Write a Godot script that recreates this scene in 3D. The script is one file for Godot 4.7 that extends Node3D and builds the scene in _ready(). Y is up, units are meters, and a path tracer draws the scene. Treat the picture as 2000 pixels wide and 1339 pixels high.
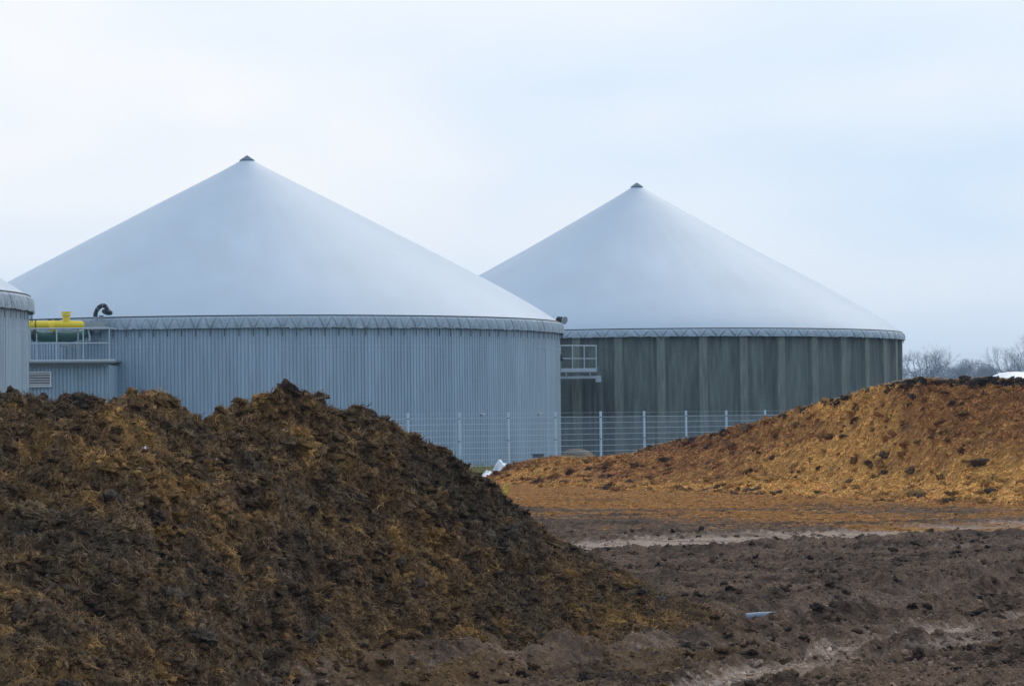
extends Node3D
# A biogas plant behind heaps of manure and silage on an overcast winter day.

var rng := RandomNumberGenerator.new()
var M := {}

# ---------------------------------------------------------------- helpers
class Geo:
	var v := PackedVector3Array()
	var n := PackedVector3Array()
	func tri(a: Vector3, b: Vector3, c: Vector3, na: Vector3, nb: Vector3, nc: Vector3) -> void:
		if (c - a).cross(b - a).dot(na + nb + nc) >= 0.0:
			v.append(a); v.append(b); v.append(c); n.append(na); n.append(nb); n.append(nc)
		else:
			v.append(a); v.append(c); v.append(b); n.append(na); n.append(nc); n.append(nb)
	func flat(a: Vector3, b: Vector3, c: Vector3) -> void:
		var m := (c - a).cross(b - a).normalized()
		tri(a, b, c, m, m, m)
	func quad(a: Vector3, b: Vector3, c: Vector3, d: Vector3, m: Vector3) -> void:
		tri(a, b, c, m, m, m); tri(a, c, d, m, m, m)
	func box(at: Vector3, s: Vector3, bas := Basis.IDENTITY) -> void:
		var h := s * 0.5
		for k in 3:
			for sg in [-1.0, 1.0]:
				var u := Vector3.ZERO; var w := Vector3.ZERO; var m := Vector3.ZERO
				m[k] = sg; u[(k + 1) % 3] = h[(k + 1) % 3]; w[(k + 2) % 3] = h[(k + 2) % 3]
				var o: Vector3 = m * h[k]
				quad(at + bas * (o - u - w), at + bas * (o + u - w), at + bas * (o + u + w), at + bas * (o - u + w), bas * m)
	func bar(a: Vector3, b: Vector3, w: float, h: float) -> void:
		var d := b - a
		var z := d.normalized()
		var up := Vector3.UP if absf(z.y) < 0.99 else Vector3.RIGHT
		var x := up.cross(z).normalized()
		box((a + b) * 0.5, Vector3(w, h, d.length()), Basis(x, z.cross(x), z))
	# a round tube through points, with a radius for each point
	func tube(p: Array, r: Array, sides: int, caps := true) -> void:
		var rings := []
		var nor := []
		for i in p.size():
			var d: Vector3 = (p[mini(i + 1, p.size() - 1)] - p[maxi(i - 1, 0)]).normalized()
			var up := Vector3.UP if absf(d.y) < 0.9 else Vector3.BACK
			var x := up.cross(d).normalized()
			var y := d.cross(x)
			var ring := []; var ns := []
			for k in sides + 1:
				var a := TAU * k / sides
				var m := x * cos(a) + y * sin(a)
				ring.append(p[i] + m * r[i]); ns.append(m)
			rings.append(ring); nor.append(ns)
		for i in p.size() - 1:
			for k in sides:
				tri(rings[i][k], rings[i][k + 1], rings[i + 1][k + 1], nor[i][k], nor[i][k + 1], nor[i][k + 1])
				tri(rings[i][k], rings[i + 1][k + 1], rings[i + 1][k], nor[i][k], nor[i][k + 1], nor[i][k])
		if caps:
			for e in [0, p.size() - 1]:
				var m: Vector3 = (p[0] - p[1]).normalized() if e == 0 else (p[e] - p[e - 1]).normalized()
				for k in sides:
					tri(p[e], rings[e][k], rings[e][k + 1], m, m, m)
	func mesh() -> ArrayMesh:
		var a := []
		a.resize(Mesh.ARRAY_MAX)
		a[Mesh.ARRAY_VERTEX] = v; a[Mesh.ARRAY_NORMAL] = n
		var o := ArrayMesh.new()
		o.add_surface_from_arrays(Mesh.PRIMITIVE_TRIANGLES, a)
		return o

func part(called: String, mesh: Mesh, m: Material, parent: Node, at := Vector3.ZERO) -> MeshInstance3D:
	var o := MeshInstance3D.new()
	o.name = called; o.mesh = mesh; o.material_override = m; o.position = at
	parent.add_child(o, true)
	return o

func tag(o: Node, label: String, category := "", group := "", kind := "") -> void:
	if label: o.set_meta("label", label)
	if category: o.set_meta("category", category)
	if group: o.set_meta("group", group)
	if kind: o.set_meta("kind", kind)

var taken := {}
func numbered(called: String) -> String:
	var k: int = taken.get(called, 0)
	taken[called] = k + 1
	return called if k == 0 else "%s_%03d" % [called, k]

func thing(called: String, at: Vector3, label: String, category: String, group := "") -> Node3D:
	var o := Node3D.new()
	o.name = numbered(called); o.position = at
	add_child(o)
	tag(o, label, category, group)
	return o

func lin(r: float, g: float, b: float) -> Color:
	return Color(r, g, b).linear_to_srgb()

func mat(r: float, g: float, b: float, rough := 0.8, metal := 0.0) -> StandardMaterial3D:
	var m := StandardMaterial3D.new()
	m.albedo_color = lin(r, g, b); m.roughness = rough; m.metallic = metal
	return m

func nz(seed_: int, freq: float, oct := 1, cell := false) -> FastNoiseLite:
	var n := FastNoiseLite.new()
	n.seed = seed_; n.frequency = freq
	if cell:
		n.noise_type = FastNoiseLite.TYPE_CELLULAR
		n.cellular_return_type = FastNoiseLite.RETURN_DISTANCE
		n.cellular_distance_function = FastNoiseLite.DISTANCE_EUCLIDEAN
	else:
		n.noise_type = FastNoiseLite.TYPE_SIMPLEX_SMOOTH
	if oct > 1:
		n.fractal_type = FastNoiseLite.FRACTAL_FBM; n.fractal_octaves = oct
	else:
		n.fractal_type = FastNoiseLite.FRACTAL_NONE
	return n

func warped(n: FastNoiseLite, amp: float) -> FastNoiseLite:
	n.domain_warp_enabled = true; n.domain_warp_amplitude = amp; n.domain_warp_frequency = n.frequency * 0.9
	n.domain_warp_fractal_octaves = 3
	return n

# a grey grain picture whose values run from lo to 1; sx, sy stretch the grain
func grain(seed_: int, freq: float, oct: int, lo: float, sx := 1.0, sy := 1.0, size := 512) -> ImageTexture:
	var n := nz(seed_, freq, oct)
	var im := Image.create(size, size, true, Image.FORMAT_RGB8)
	for y in size:
		for x in size:
			# blend across the seam so that the tile repeats
			var fx := float(x) / size; var fy := float(y) / size
			var a := n.get_noise_2d(x * sx, y * sy)
			var b := n.get_noise_2d((x - size) * sx, y * sy)
			var c := n.get_noise_2d(x * sx, (y - size) * sy)
			var d := n.get_noise_2d((x - size) * sx, (y - size) * sy)
			var g := lerpf(lerpf(a, b, fx), lerpf(c, d, fx), fy)
			g = clampf(0.5 + g * 1.1, 0.0, 1.0)
			g = lo + (1.0 - lo) * g
			im.set_pixel(x, y, Color(g, g, g))
	im.generate_mipmaps()
	return ImageTexture.create_from_image(im)

func bumps(seed_: int, freq: float, oct: int, strength: float, size := 512) -> ImageTexture:
	var n := nz(seed_, freq, oct)
	var im := n.get_seamless_image(size, size)
	im.convert(Image.FORMAT_RGBA8)
	im.bump_map_to_normal_map(strength)
	im.generate_mipmaps()
	return ImageTexture.create_from_image(im)

# rows of points (row 0 farthest or topmost) become one smooth sheet
func sheet(p: PackedVector3Array, c: PackedColorArray, nx: int, nj: int) -> ArrayMesh:
	var n := PackedVector3Array()
	n.resize(p.size())
	for j in nj:
		var j0 := maxi(j - 1, 0) * nx; var j1 := mini(j + 1, nj - 1) * nx
		for i in nx:
			var dx := p[j * nx + mini(i + 1, nx - 1)] - p[j * nx + maxi(i - 1, 0)]
			n[j * nx + i] = (p[j1 + i] - p[j0 + i]).cross(dx).normalized()
	var idx := PackedInt32Array()
	idx.resize((nx - 1) * (nj - 1) * 6)
	var k := 0
	for j in nj - 1:
		for i in nx - 1:
			var a := j * nx + i
			idx[k] = a; idx[k + 1] = a + 1; idx[k + 2] = a + nx
			idx[k + 3] = a + 1; idx[k + 4] = a + nx + 1; idx[k + 5] = a + nx
			k += 6
	var arr := []
	arr.resize(Mesh.ARRAY_MAX)
	arr[Mesh.ARRAY_VERTEX] = p; arr[Mesh.ARRAY_NORMAL] = n; arr[Mesh.ARRAY_INDEX] = idx
	if c.size() == p.size(): arr[Mesh.ARRAY_COLOR] = c
	var o := ArrayMesh.new()
	o.add_surface_from_arrays(Mesh.PRIMITIVE_TRIANGLES, arr)
	return o

func along(t: Array, x: float) -> Vector3:
	if x <= t[0].x: return t[0]
	for i in range(1, t.size()):
		if x <= t[i].x:
			return t[i - 1].lerp(t[i], (x - t[i - 1].x) / maxf(t[i].x - t[i - 1].x, 1e-5))
	return t[t.size() - 1]

func copies(called: String, mesh: Mesh, m: Material, parent: Node, xf: Array, cols: Array) -> MultiMeshInstance3D:
	var mm := MultiMesh.new()
	mm.transform_format = MultiMesh.TRANSFORM_3D
	mm.use_colors = true
	mm.mesh = mesh
	mm.instance_count = xf.size()
	for i in xf.size():
		mm.set_instance_transform(i, xf[i])
		mm.set_instance_color(i, cols[i])
	var o := MultiMeshInstance3D.new()
	o.name = called; o.multimesh = mm; o.material_override = m
	parent.add_child(o, true)
	o.set_meta("kind", "stuff")
	return o

# a rough lump of radius about 1
func lump(seed_: int, segs: int, rings: int, amp: float, squash: float) -> ArrayMesh:
	var a := nz(seed_, 0.8, 3)
	var b := nz(seed_ + 1, 1.6, 1, true)
	var f := nz(seed_ + 2, 3.2, 3)
	var p := PackedVector3Array()
	for j in rings + 1:
		var th := PI * j / rings
		for i in segs + 1:
			var ph := TAU * (i % segs) / segs
			var d := Vector3(sin(th) * sin(ph), cos(th), sin(th) * cos(ph))
			var r := 0.85 + amp * a.get_noise_3dv(d) * 1.2 - amp * 0.45 * b.get_noise_3dv(d * 1.3) + amp * 0.55 * f.get_noise_3dv(d)
			p.append(Vector3(d.x * r, d.y * r * squash, d.z * r))
	return sheet(p, PackedColorArray(), segs + 1, rings + 1)

var rough_lumps := []
func scatter_lumps(called: String, parent: Node, xf: Array, cols: Array) -> void:
	# shared between three rough shapes
	if rough_lumps.is_empty():
		for k in 3: rough_lumps.append(lump(801 + 7 * k, 14, 10, [0.85, 0.75, 0.95][k], [0.7, 0.6, 0.8][k]))
	for k in 3:
		var x := []; var c := []
		for i in range(k, xf.size(), 3):
			x.append(xf[i]); c.append(cols[i])
		copies(called, rough_lumps[k], M.dirt, parent, x, c)

func tumbled(at: Vector3, s: float) -> Transform3D:
	var b := Basis.from_euler(Vector3(rng.randf_range(-0.6, 0.6), rng.randf() * TAU, rng.randf_range(-0.6, 0.6)))
	return Transform3D(b.scaled_local(Vector3(s * rng.randf_range(1.0, 1.9), s, s * rng.randf_range(0.9, 1.4))), at)

# an angular crumb: a dented octahedron split once
func crumb(seed_: int) -> ArrayMesh:
	var r := RandomNumberGenerator.new()
	r.seed = seed_
	var g := Geo.new()
	var p := {}
	var ax := [Vector3.RIGHT, Vector3.BACK, Vector3.LEFT, Vector3.FORWARD]
	var pt := func(d: Vector3) -> Vector3:
		var k := "%.2f %.2f %.2f" % [d.x, d.y, d.z]
		if not p.has(k): p[k] = d.normalized() * r.randf_range(0.45, 1.25)
		return p[k]
	for s: float in [1.0, -1.0]:
		for k in 4:
			var a: Vector3 = ax[k]; var b: Vector3 = ax[(k + 1) % 4]; var c: Vector3 = Vector3.UP * float(s)
			var ab := (a + b) * 0.5; var bc := (b + c) * 0.5; var ca := (c + a) * 0.5
			for t in [[a, ab, ca], [ab, b, bc], [ca, bc, c], [ab, bc, ca]]:
				var u: Vector3 = pt.call(t[0]); var v: Vector3 = pt.call(t[1]); var w: Vector3 = pt.call(t[2])
				var m := (w - u).cross(v - u).normalized()
				if m.dot(u + v + w) < 0.0: m = -m
				g.tri(u, v, w, m, m, m)
	return g.mesh()

# a handful of bent stalks lying over one another
func tuft(seed_: int, count: int, length: float, width: float, lift: float) -> ArrayMesh:
	var r := RandomNumberGenerator.new()
	r.seed = seed_
	var g := Geo.new()
	for s in count:
		var a := r.randf() * TAU
		var dir := Vector3(cos(a), r.randf_range(0.0, lift), sin(a)).normalized()
		var side := dir.cross(Vector3(r.randf_range(-0.5, 0.5), 1, r.randf_range(-0.5, 0.5))).normalized()
		var at := Vector3(r.randf_range(-0.5, 0.5), 0.0, r.randf_range(-0.5, 0.5)) * length
		var l := length * r.randf_range(0.5, 1.2)
		var w := width * r.randf_range(0.5, 1.3)
		var sag := r.randf_range(-0.1, 0.7)
		var prev := at
		for k in 3:
			var t := (k + 1) / 3.0
			var q := at + dir * l * t + Vector3.DOWN * sag * l * t * t * 0.6 + side * l * 0.15 * sin(t * 3.0 + a)
			var w0 := w * (1.0 - k * 0.25); var w1 := w * (0.75 - k * 0.25)
			g.flat(prev - side * w0, prev + side * w0, q + side * w1)
			if w1 > 0.0: g.flat(prev - side * w0, q + side * w1, q - side * w1)
			prev = q
	return g.mesh()

func standing(nrm: Vector3, spin: float, s: Vector3, at: Vector3) -> Transform3D:
	var x := nrm.cross(Vector3(0.3, 0.2, 1.0)).normalized()
	var b := Basis(x, nrm, x.cross(nrm)) * Basis(Vector3.UP, spin)
	return Transform3D(b.scaled_local(s), at)

# ---------------------------------------------------------------- scene
func _ready() -> void:
	rng.seed = 20240117
	_camera_and_light()
	_materials()
	_ground()
	_tanks()
	_technical_room()
	_gantry()
	_fence()
	_trees()
	_silage_heap()
	_manure_heap()
	_small_things()

func _camera_and_light() -> void:
	var cam := Camera3D.new()
	cam.name = "camera"
	cam.position = Vector3(0, 1.8, 0)
	cam.rotation_degrees = Vector3(1.437, 0, -0.6)
	cam.fov = 13.17
	cam.near = 0.1; cam.far = 4000.0
	add_child(cam)
	cam.current = true
	# overcast sky: brighter upwards and towards the veiled sun, soft stretched clouds
	var w := 1536; var h := 768
	var im := Image.create(w, h, false, Image.FORMAT_RGBF)
	var c1 := nz(11, 1.6, 4); var c2 := nz(12, 5.0, 4); var c3 := nz(13, 9.0, 3)
	var sun := Vector3(0.34, 0.66, -0.67).normalized()
	var bank := Vector3(-0.16, 0.16, -0.97).normalized()
	for y in h:
		var el := (0.5 - (y + 0.5) / h) * PI
		var ce := cos(el); var se := sin(el)
		for x in w:
			var az := (x + 0.5) / w * TAU
			var d := Vector3(sin(az) * ce, se, -cos(az) * ce)
			var col: Color
			if se < -0.02:
				col = Color(0.30, 0.27, 0.25)
			else:
				var q := Vector3(d.x, d.y * 3.2, d.z)
				var m := c1.get_noise_3dv(q) * 0.6 + c2.get_noise_3dv(Vector3(d.x, d.y * 3.0, d.z)) * 0.5 + c3.get_noise_3dv(Vector3(d.x, d.y * 4.0, d.z)) * 0.28
				var up := 1.0 - exp(-maxf(se, 0.0) * 7.0)
				var lit := smoothstep(0.93, 1.0, d.dot(bank))
				var t := clampf(0.02 + 0.48 * up + 0.27 * lit + m * 0.66, 0.0, 1.0)
				col = Color(0.67, 0.82, 0.99).lerp(Color(1.0, 1.0, 1.01), t)
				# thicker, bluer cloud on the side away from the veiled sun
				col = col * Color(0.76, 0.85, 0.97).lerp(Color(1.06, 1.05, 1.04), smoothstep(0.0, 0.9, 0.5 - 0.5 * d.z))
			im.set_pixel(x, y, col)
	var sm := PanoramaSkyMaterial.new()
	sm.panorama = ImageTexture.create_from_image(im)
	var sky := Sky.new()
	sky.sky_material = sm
	var e := Environment.new()
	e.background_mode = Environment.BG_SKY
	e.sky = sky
	e.tonemap_mode = Environment.TONE_MAPPER_LINEAR
	e.tonemap_exposure = 1.0
	e.sdfgi_enabled = true; e.ssao_enabled = true; e.ssil_enabled = true
	e.fog_enabled = true
	e.fog_density = 0.00042
	e.fog_light_color = Color(0.74, 0.87, 1.0)
	var we := WorldEnvironment.new()
	we.name = "world_environment"
	we.environment = e
	add_child(we)
	var l := DirectionalLight3D.new()
	l.name = "veiled_sun"
	l.light_energy = 0.28
	l.light_angular_distance = 42.0
	l.light_color = Color(1.0, 0.96, 0.9)
	l.shadow_enabled = true
	add_child(l)
	l.look_at_from_position(sun * 50.0, Vector3.ZERO)

func _materials() -> void:
	var fine := grain(1, 0.035, 4, 0.55)
	var soft := grain(2, 0.008, 4, 0.86)
	var nfine := bumps(3, 0.06, 4, 6.0)
	var d := mat(1, 1, 1, 0.95)
	d.vertex_color_use_as_albedo = true
	d.albedo_texture = fine
	d.normal_enabled = true; d.normal_texture = nfine; d.normal_scale = 1.0
	d.uv1_triplanar = true; d.uv1_world_triplanar = true; d.uv1_scale = Vector3.ONE * 1.7
	d.metallic_specular = 0.25
	M.dirt = d
	var s := mat(1, 1, 1, 0.8)
	s.vertex_color_use_as_albedo = true
	s.metallic_specular = 0.3
	M.bits = s
	var far := mat(0.10, 0.095, 0.05, 0.95)
	far.albedo_texture = soft; far.uv1_triplanar = true; far.uv1_world_triplanar = true; far.uv1_scale = Vector3.ONE * 0.05
	M.far = far
	var mem := mat(0.42, 0.53, 0.645, 0.44)
	mem.albedo_texture = grain(6, 0.006, 3, 0.95); mem.uv1_triplanar = true; mem.uv1_scale = Vector3.ONE * 0.12
	mem.metallic_specular = 0.6
	M.membrane = mem
	var sk := mat(0.38, 0.48, 0.565, 0.5)
	sk.albedo_texture = soft; sk.uv1_triplanar = true; sk.uv1_scale = Vector3.ONE * 0.4
	M.skirt = sk
	var streak := grain(4, 0.035, 4, 0.74, 1.0, 0.10)
	M.sheets = []
	for k in 3:
		var st := mat(0.365 + 0.012 * k, 0.495 + 0.014 * k, 0.605 + 0.014 * k, 0.45)
		st.albedo_texture = grain(20 + k, 0.03, 3, 0.88, 1.0, 0.08, 256); st.uv1_triplanar = true; st.uv1_scale = Vector3.ONE * 0.3
		M.sheets.append(st)
	var co := mat(0.185, 0.22, 0.205, 0.85)
	co.albedo_texture = streak; co.uv1_triplanar = true; co.uv1_world_triplanar = true; co.uv1_scale = Vector3.ONE * 0.21
	co.vertex_color_use_as_albedo = true
	co.normal_enabled = true; co.normal_texture = bumps(5, 0.08, 3, 2.0, 256); co.normal_scale = 0.4
	M.concrete = co
	var rb := mat(0.235, 0.27, 0.24, 0.85)
	rb.albedo_texture = streak; rb.uv1_triplanar = true; rb.uv1_world_triplanar = true; rb.uv1_scale = Vector3.ONE * 0.33
	M.rib = rb
	M.rail_dark = mat(0.05, 0.06, 0.07, 0.6)
	M.strap = mat(0.035, 0.045, 0.055, 0.7)
	M.zinc = mat(0.45, 0.53, 0.60, 0.4, 0.35)
	M.zinc_dull = mat(0.30, 0.34, 0.37, 0.6, 0.2)
	M.post = mat(0.50, 0.62, 0.73, 0.45, 0.1)
	M.wire = mat(0.54, 0.66, 0.76, 0.4, 0.2)
	M.rod = mat(0.34, 0.43, 0.52, 0.45, 0.2)
	M.yellow = mat(0.88, 0.65, 0.012, 0.35)
	M.green = mat(0.012, 0.09, 0.075, 0.35)
	M.black = mat(0.02, 0.022, 0.025, 0.6)
	M.white = mat(0.75, 0.78, 0.80, 0.5)
	M.grey = mat(0.30, 0.35, 0.38, 0.5)
	M.roof = mat(0.24, 0.28, 0.31, 0.7)
	M.screw = mat(0.7, 0.75, 0.8, 0.3, 0.3)
	M.bark = mat(0.12, 0.085, 0.07, 0.9)
	M.twig = mat(0.17, 0.10, 0.085, 0.9)

# ---------------------------------------------------------------- ground
var gn := {}
func ground_height(x: float, z: float) -> float:
	# z here is the distance in front of the camera
	var h: float = gn.a.get_noise_2d(x, z) * 0.05
	var rough := 1.0
	for r in gn.ruts:
		var u: float = gn_rut(r, x, z)
		if absf(u) < r.w * 2.0:
			var f := 1.0 - smoothstep(r.w * 0.6, r.w * 1.1, absf(u))
			rough = minf(rough, 1.0 - f * r.smooth)
			h -= f * r.deep
			h += exp(-pow((absf(u) - r.w * 1.25) / (r.w * 0.3), 2.0)) * r.lip * (0.6 + 0.6 * gn.b.get_noise_2d(x * 0.7, z * 0.7))
			if r.lug > 0.0:
				h += f * r.lug * smoothstep(0.0, 0.5, sin((x * 0.9 + z * 0.4 + absf(u) * 1.2) * 26.0))
	h += rough * (0.05 * gn.b.get_noise_2d(x, z) + 0.065 * (0.35 - (gn.c.get_noise_2d(x, z) + 1.0)) + 0.04 * (0.35 - (gn.d.get_noise_2d(x, z) + 1.0)) + 0.022 * gn.e.get_noise_2d(x, z))
	return h

func gn_rut(r: Dictionary, x: float, z: float) -> float:
	var a: Vector2 = r.a; var d: Vector2 = r.d
	var q := Vector2(x, z) - a
	return q.x * d.y - q.y * d.x + gn.w.get_noise_2d(x, z) * 0.25

func chip_cover(x: float, z: float, f: float) -> float:
	var o := clampf((z - 53.0 + (x - 3.0) * 0.35) / 9.0 + 0.40 + gn.m2.get_noise_2d(x * 0.30, z * 0.9) * 2.0 + f * 0.8, 0.0, 1.0)
	return o * smoothstep(43.0, 47.0, z)

func ground_color(x: float, z: float) -> Color:
	var mud := Color(0.185, 0.136, 0.108).lerp(Color(0.066, 0.049, 0.041), clampf(0.58 + gn.m.get_noise_2d(x, z) * 1.2 + gn.e.get_noise_2d(x * 0.4, z * 0.4) * 0.8, 0.0, 1.0))
	var f: float = gn.f.get_noise_2d(x, z)
	mud = mud.lerp(Color(0.26, 0.20, 0.168), clampf(f * 1.2 + gn.m2.get_noise_2d(x * 0.4, z) * 0.7 - 0.15, 0.0, 0.75))
	for r in gn.ruts:
		if r.pale > 0.0:
			var u: float = absf(gn_rut(r, x, z)) / r.w
			if u < 1.4:
				var k: float = r.pale * (1.0 - smoothstep(0.75, 1.1, u + f * 0.35))
				k *= clampf(0.95 + gn.m.get_noise_2d(x * 0.6, z * 3.0) * 1.2, 0.0, 1.0)
				mud = mud.lerp(Color(0.50, 0.435, 0.41), k)
	# chips of silage trodden into the mud in front of the orange heap
	var o := chip_cover(x, z, f)
	var chip := Color(0.54, 0.275, 0.06).lerp(Color(0.32, 0.15, 0.045), clampf(0.5 + f, 0.0, 1.0))
	mud = mud.lerp(chip, o * 0.9)
	# straw fragments near the manure
	var st := clampf(gn.m.get_noise_2d(x * 1.3 + 40.0, z * 1.3) * 1.2 + f * 0.8 + 0.2, 0.0, 1.0) * (1.0 - smoothstep(0.3, 3.2, x + (z - 22.0) * 0.1))
	if z < 32.0: mud = mud.lerp(Color(0.19, 0.125, 0.055), st * 0.75)
	return Color(mud.r * 1.14, mud.g * 0.99, mud.b * 0.84)

func rut(a: Vector3, b: Vector3, w: float, deep: float, lip: float, smooth: float, pale: float, lug := 0.0) -> Dictionary:
	var p := Vector2(a.x, -a.z); var q := Vector2(b.x, -b.z)
	return {"a": p, "d": (q - p).normalized(), "w": w, "deep": deep, "lip": lip, "smooth": smooth, "pale": pale, "lug": lug}

func _ground() -> void:
	gn = {"a": nz(31, 0.25, 3), "b": nz(32, 1.6, 3), "c": warped(nz(33, 3.2, 1, true), 0.18), "d": warped(nz(34, 9.0, 1, true), 0.07), "m": nz(35, 0.5, 3), "m2": nz(36, 0.45, 4), "e": nz(39, 13.0, 2), "f": nz(37, 9.0, 3), "w": nz(38, 0.35, 2)}
	gn.ruts = [
		rut(Vector3(1.201, 0.000, -42.039), Vector3(5.593, 0.000, -45.362), 1.35, 0.06, 0.05, 0.97, 1.0),
		rut(Vector3(3.032, 0.000, -39.512), Vector3(6.858, 0.000, -40.001), 0.30, 0.05, 0.08, 0.8, 0.55),
		rut(Vector3(2.774, 0.000, -23.244), Vector3(4.562, 0.000, -26.664), 0.20, 0.05, 0.05, 0.9, 0.85),
		rut(Vector3(2.358, 0.000, -21.644), Vector3(4.187, 0.000, -24.485), 0.16, 0.04, 0.04, 0.8, 0.5),
		rut(Vector3(2.554, 0.000, -26.774), Vector3(4.679, 0.000, -30.378), 0.55, 0.09, 0.20, 0.6, 0.22, 0.045),
		rut(Vector3(0.948, 0.000, -22.628), Vector3(3.749, 0.000, -24.374), 0.45, 0.06, 0.05, 0.5, 0.18, 0.02),
		rut(Vector3(-1.773, 0.000, -20.340), Vector3(-0.385, 0.000, -20.983), 0.30, 0.04, 0.04, 0.4, 0.1)]
	var plain := PlaneMesh.new()
	plain.size = Vector2(5000, 5000)
	var g := part("ground", plain, M.far, self, Vector3(0, -0.22, -1000))
	tag(g, "flat brown field reaching to the horizon", "ground", "", "structure")
	# the churned yard
	var zs := []
	var z := 92.0
	while z > 17.5:
		zs.append(z)
		z -= 0.026 if z < 30.0 else (0.05 if z < 44.0 else (0.11 if z < 66.0 else 0.4))
	var x0 := -9.0; var nx := 560; var step := 0.04
	var p := PackedVector3Array(); var c := PackedColorArray()
	var xs := []
	var x := -20.0
	while x < 24.0:
		xs.append(x)
		x += 0.5 if x < -5.0 else (0.06 if x < -2.4 else (0.024 if x < 6.4 else (0.06 if x < 12.0 else 0.5)))
	nx = xs.size()
	for zz: float in zs:
		for xx: float in xs:
			var hh: float = ground_height(xx, zz)
			var edge := smoothstep(17.5, 18.5, zz) * (1.0 - smoothstep(84.0, 91.0, zz))
			p.append(Vector3(xx, hh * edge, -zz))
			c.append(ground_color(xx, zz))
	var yard := part("yard", sheet(p, c, nx, zs.size()), M.dirt, self)
	tag(yard, "churned brown mud yard with wheel tracks and trodden orange silage", "ground", "", "structure")
	# loose crumbs and fibres on the mud
	var xf := []; var cols := []
	for k in 40000:
		var zz := 18.5 + 26.0 * pow(rng.randf(), 1.5)
		var xx := rng.randf_range(-0.20, 0.20) * zz
		var s := rng.randf_range(0.005, 0.016) * (1.0 if rng.randf() < 0.95 else 2.3)
		xf.append(standing(Vector3.UP, rng.randf() * TAU, Vector3(s * rng.randf_range(0.8, 1.6), s, s), Vector3(xx, ground_height(xx, zz) + s * 0.2, -zz)))
		cols.append(ground_color(xx, zz) * rng.randf_range(0.4, 1.35))
	var cr := copies("mud_crumbs", crumb(61), M.bits, self, xf, cols)
	tag(cr, "loose crumbs of mud strewn over the yard", "mud")
	xf = []; cols = []
	for k in 5200:
		var zz := 19.0 + 27.0 * pow(rng.randf(), 1.15)
		var xx := rng.randf_range(-0.12, 0.20) * zz
		if gn.m.get_noise_2d(xx * 0.8, zz * 0.8) + rng.randf_range(-0.3, 0.3) < -0.05: continue
		var s := rng.randf_range(0.012, 0.038)
		xf.append(tumbled(Vector3(xx, ground_height(xx, zz), -zz), s))
		cols.append(ground_color(xx, zz) * rng.randf_range(0.45, 1.15))
	var yc := Node3D.new()
	yc.name = "small_clods"
	add_child(yc)
	tag(yc, "small clods of mud all over the yard", "mud", "", "stuff")
	scatter_lumps("clods", yc, xf, cols)
	xf = []; cols = []
	for k in 24000:
		var zz := 18.5 + 20.0 * pow(rng.randf(), 1.4)
		var xx := rng.randf_range(-0.20, 0.20) * zz
		var s := rng.randf_range(0.5, 1.2)
		var near := 1.0 - smoothstep(0.0, 3.5, xx + (zz - 22.0) * 0.1)
		if rng.randf() > 0.25 + near: continue
		xf.append(standing(Vector3.UP, rng.randf() * TAU, Vector3.ONE * s, Vector3(xx, ground_height(xx, zz) + 0.004, -zz)))
		cols.append(Color(0.28, 0.19, 0.08).lerp(Color(0.10, 0.075, 0.05), rng.randf()) * rng.randf_range(0.6, 1.2))
	var fb := copies("straw_litter", tuft(71, 4, 0.035, 0.003, 0.35), M.bits, self, xf, cols)
	tag(fb, "broken straw trodden into the mud of the yard", "straw")

# ---------------------------------------------------------------- tanks
func ring_pt(th: float, r: float, y: float) -> Vector3:
	return Vector3(sin(th) * r, y, cos(th) * r)

func profile(pts: Array, steps: int) -> Array:
	# smooth curve through (radius, height) points
	var cv := Curve2D.new()
	for i in pts.size():
		var t: Vector2 = (pts[mini(i + 1, pts.size() - 1)] - pts[maxi(i - 1, 0)]) / 6.0
		cv.add_point(pts[i], -t, t)
	cv.bake_interval = 0.05
	var out := []
	for k in steps + 1:
		out.append(cv.sample_baked(cv.get_baked_length() * k / steps))
	return out

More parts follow.
